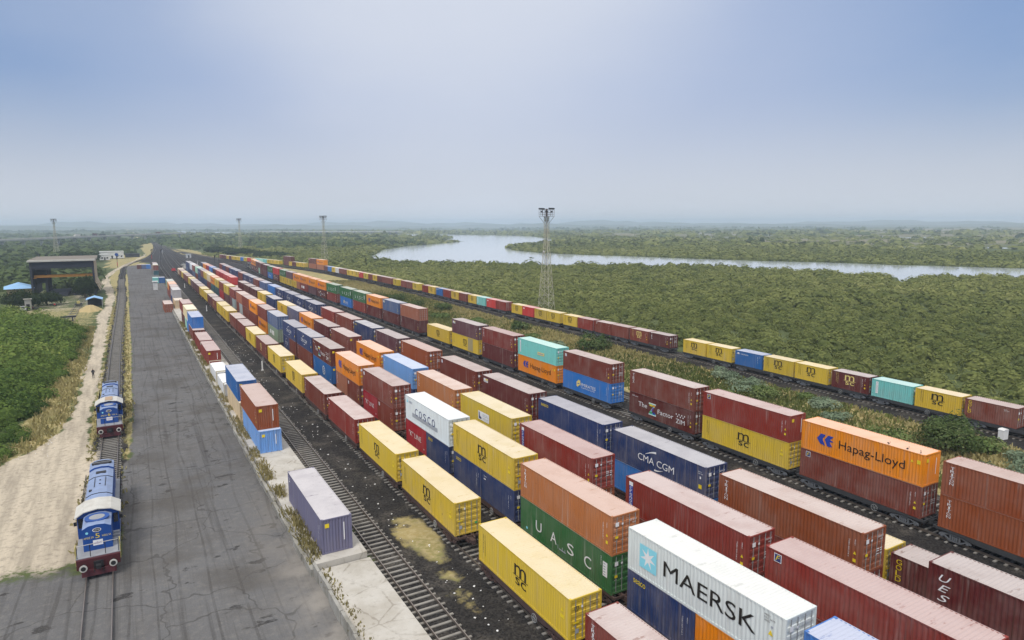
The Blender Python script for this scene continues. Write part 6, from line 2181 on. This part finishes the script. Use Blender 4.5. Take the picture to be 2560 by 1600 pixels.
# drone-visible rubble on the yard
rb = MB()
for i in range(190):
    if i < 150:
        x, y, z0 = RNG.uniform(18.6, 21.2), RNG.uniform(34, 170), 0.0
    else:
        x, y, z0 = RNG.uniform(-13, -9), RNG.uniform(92, 112), 0
    s = RNG.uniform(0.04, 0.14)
    rb.raw([(x + s * math.cos(a) * RNG.uniform(.6, 1), y + s * math.sin(a) * RNG.uniform(.6, 1), z0) for a in (0, 1.6, 3.1, 4.7)] + [(x + RNG.normal() * s * .3, y, z0 + s * .6)], [(0, 1, 4), (1, 2, 4), (2, 3, 4), (3, 0, 4)])
tag(obj("litter", rb, M_WHITE), "pale litter and small rubble scattered over the yard", "litter", kind='stuff')

# ------------------------------------------------------------------ viaduct far behind the shed
M_BRC = mat("pale_bridge_concrete", m_flat((0.46, 0.46, 0.45), 0.85, 0, 0.3, 0.1))
BR = [(-330, 640), (-230, 835), (-170, 950), (-115.5, 1060), (-94.5, 1110), (-60, 1190), (-20, 1270), (24, 1350), (70, 1430), (110, 1500)]
BP = Path([(b, a) for a, b in BR])
r = empty("viaduct", (-115.5, 1060, 0), 0, "long pale concrete road viaduct crossing far behind the shed", "bridge")
base = np.array((-115.5, 1060))
top = lambda a: 8.6 + 3.2 * (a / BP.a[-1])
dk, pa = MB(), MB()
aa = np.arange(0, BP.a[-1], 12.0)
for a0, a1 in zip(aa, aa[1:]):
    x0, y0, h0 = BP.at(a0); x1, y1, h1 = BP.at(a1)
    z0, z1 = top(a0), top(a1)
    def off(x, y, h, o):
        return (x + o * math.cos(h) - base[0], y + o * math.sin(h) - base[1])
    for mb_, lo, hi, zl, zh in ((dk, -5.5, 5.5, -1.5, 0.0), (pa, -5.8, -5.5, -0.6, 1.1), (pa, 5.5, 5.8, -0.6, 1.1)):
        p = [off(x0, y0, h0, lo), off(x0, y0, h0, hi), off(x1, y1, h1, hi), off(x1, y1, h1, lo)]
        zz = [z0, z0, z1, z1]
        mb_.raw([(*q, z + zl) for q, z in zip(p, zz)] + [(*q, z + zh) for q, z in zip(p, zz)], [(0, 3, 2, 1), (4, 5, 6, 7), (0, 1, 5, 4), (1, 2, 6, 5), (2, 3, 7, 6), (3, 0, 4, 7)])
obj("deck", dk, M_BRC, r)
obj("parapet", pa, M_LWHITE, r)
for a in np.arange(20, BP.a[-1] - 10, 42.0):
    x, y, h = BP.at(a)
    pm = MB()
    zt = top(a) - 1.5
    pm.prism([(-4.6, zt), (4.6, zt), (3.4, zt - 1.6), (-3.4, zt - 1.6)], 'y', -1.1, 1.1)
    pm.box(-1.6, 1.6, -0.9, 0.9, -0.6, zt - 1.6)
    o = obj("pier", pm, M_BRC, r, (x - base[0], y - base[1], 0), h)


def truck(a, off_, label, bodyc, L=9.0, hh=2.8):
    x, y, h = BP.at(a)
    r = empty("truck", (x + off_ * math.cos(h), y + off_ * math.sin(h), top(a)), h, label, "truck", "trucks on the viaduct")
    mb = MB(); mb.prism([(-L / 2 - 2.3, .6), (-L / 2 - 2.3, 1.7), (-L / 2 - 1.9, 2.7), (-L / 2 - .2, 2.7), (-L / 2 - .2, .6)], 'x', -1.2, 1.2); obj("cab", mb, M_LWHITE if bodyc is M_LWHITE else M_DSTEEL, r)
    mb = MB(); mb.box(-1.25, 1.25, -L / 2, L / 2, .95, .95 + hh); mb.box(-1.0, 1.0, -L / 2 - .2, L / 2, .6, .949); obj("cargo_body", mb, bodyc, r)
    for yy in (-L / 2 - 1.4, -L / 2 + 1, L / 2 - 2.4, L / 2 - 1.2):
        mb = MB(); mb.cyl((-1.25, yy, .5), (1.25, yy, .5), .5, 10); obj("wheelset", mb, M_BLACK, r)


truck(BP.arc_at_t(1200), -3, "white box truck driving over the viaduct", M_LWHITE, 12)
truck(BP.arc_at_t(1243), -3, "dark red tipper truck on the viaduct", M_MAROON, 8, 3.0)
truck(BP.arc_at_t(1262), -3, "dark flat trailer truck behind the red tipper on viaduct", M_DSTEEL, 13, 1.6)
truck(BP.arc_at_t(1415), -3, "brown truck near the far end of the viaduct", mat("brown_truck_paint", m_flat((0.16, 0.07, 0.05), 0.6)), 10)
# low bridge over the far river
mb = MB()
p0, p1 = np.array((395.0, 2330)), np.array((700.0, 1830))
n = 26
dv = (p1 - p0) / n
nv = np.array((-dv[1], dv[0])) / np.linalg.norm(dv)
q = [p0 - nv * 4, p0 + nv * 4, p1 + nv * 4, p1 - nv * 4]
mb.raw([(*v, 5.0) for v in q] + [(*v, 6.8) for v in q], [(0, 3, 2, 1), (4, 5, 6, 7), (0, 1, 5, 4), (1, 2, 6, 5), (2, 3, 7, 6), (3, 0, 4, 7)])
r = empty("river_bridge", (0, 0, 0), 0, "low hazy bridge on many piers across the far river", "bridge")
obj("deck", mb, M_BRC, r)
for i in range(1, n):
    c = p0 + dv * i
    pm = MB(); pm.box(c[0] - 2.2, c[0] + 2.2, c[1] - 2.2, c[1] + 2.2, -0.6, 4.99)
    obj("pier", pm, M_LATTD, r)

# ------------------------------------------------------------------ haze: one closed box of even air round everything
mb = MB()
mb.box(-9600, 9600, -3600, 9600, -3.0, 82.0)
def m_haze(t):
    v = t.n('ShaderNodeVolumePrincipled', {'Color': (0.72, 0.85, 1.0, 1), 'Density': 0.00023, 'Anisotropy': 0.1})
    t.n('ShaderNodeOutputMaterial', {'Volume': v.outputs[0]})
hz_ = obj("haze", mb, mat("haze_air", m_haze))
hz_['kind'] = 'stuff'
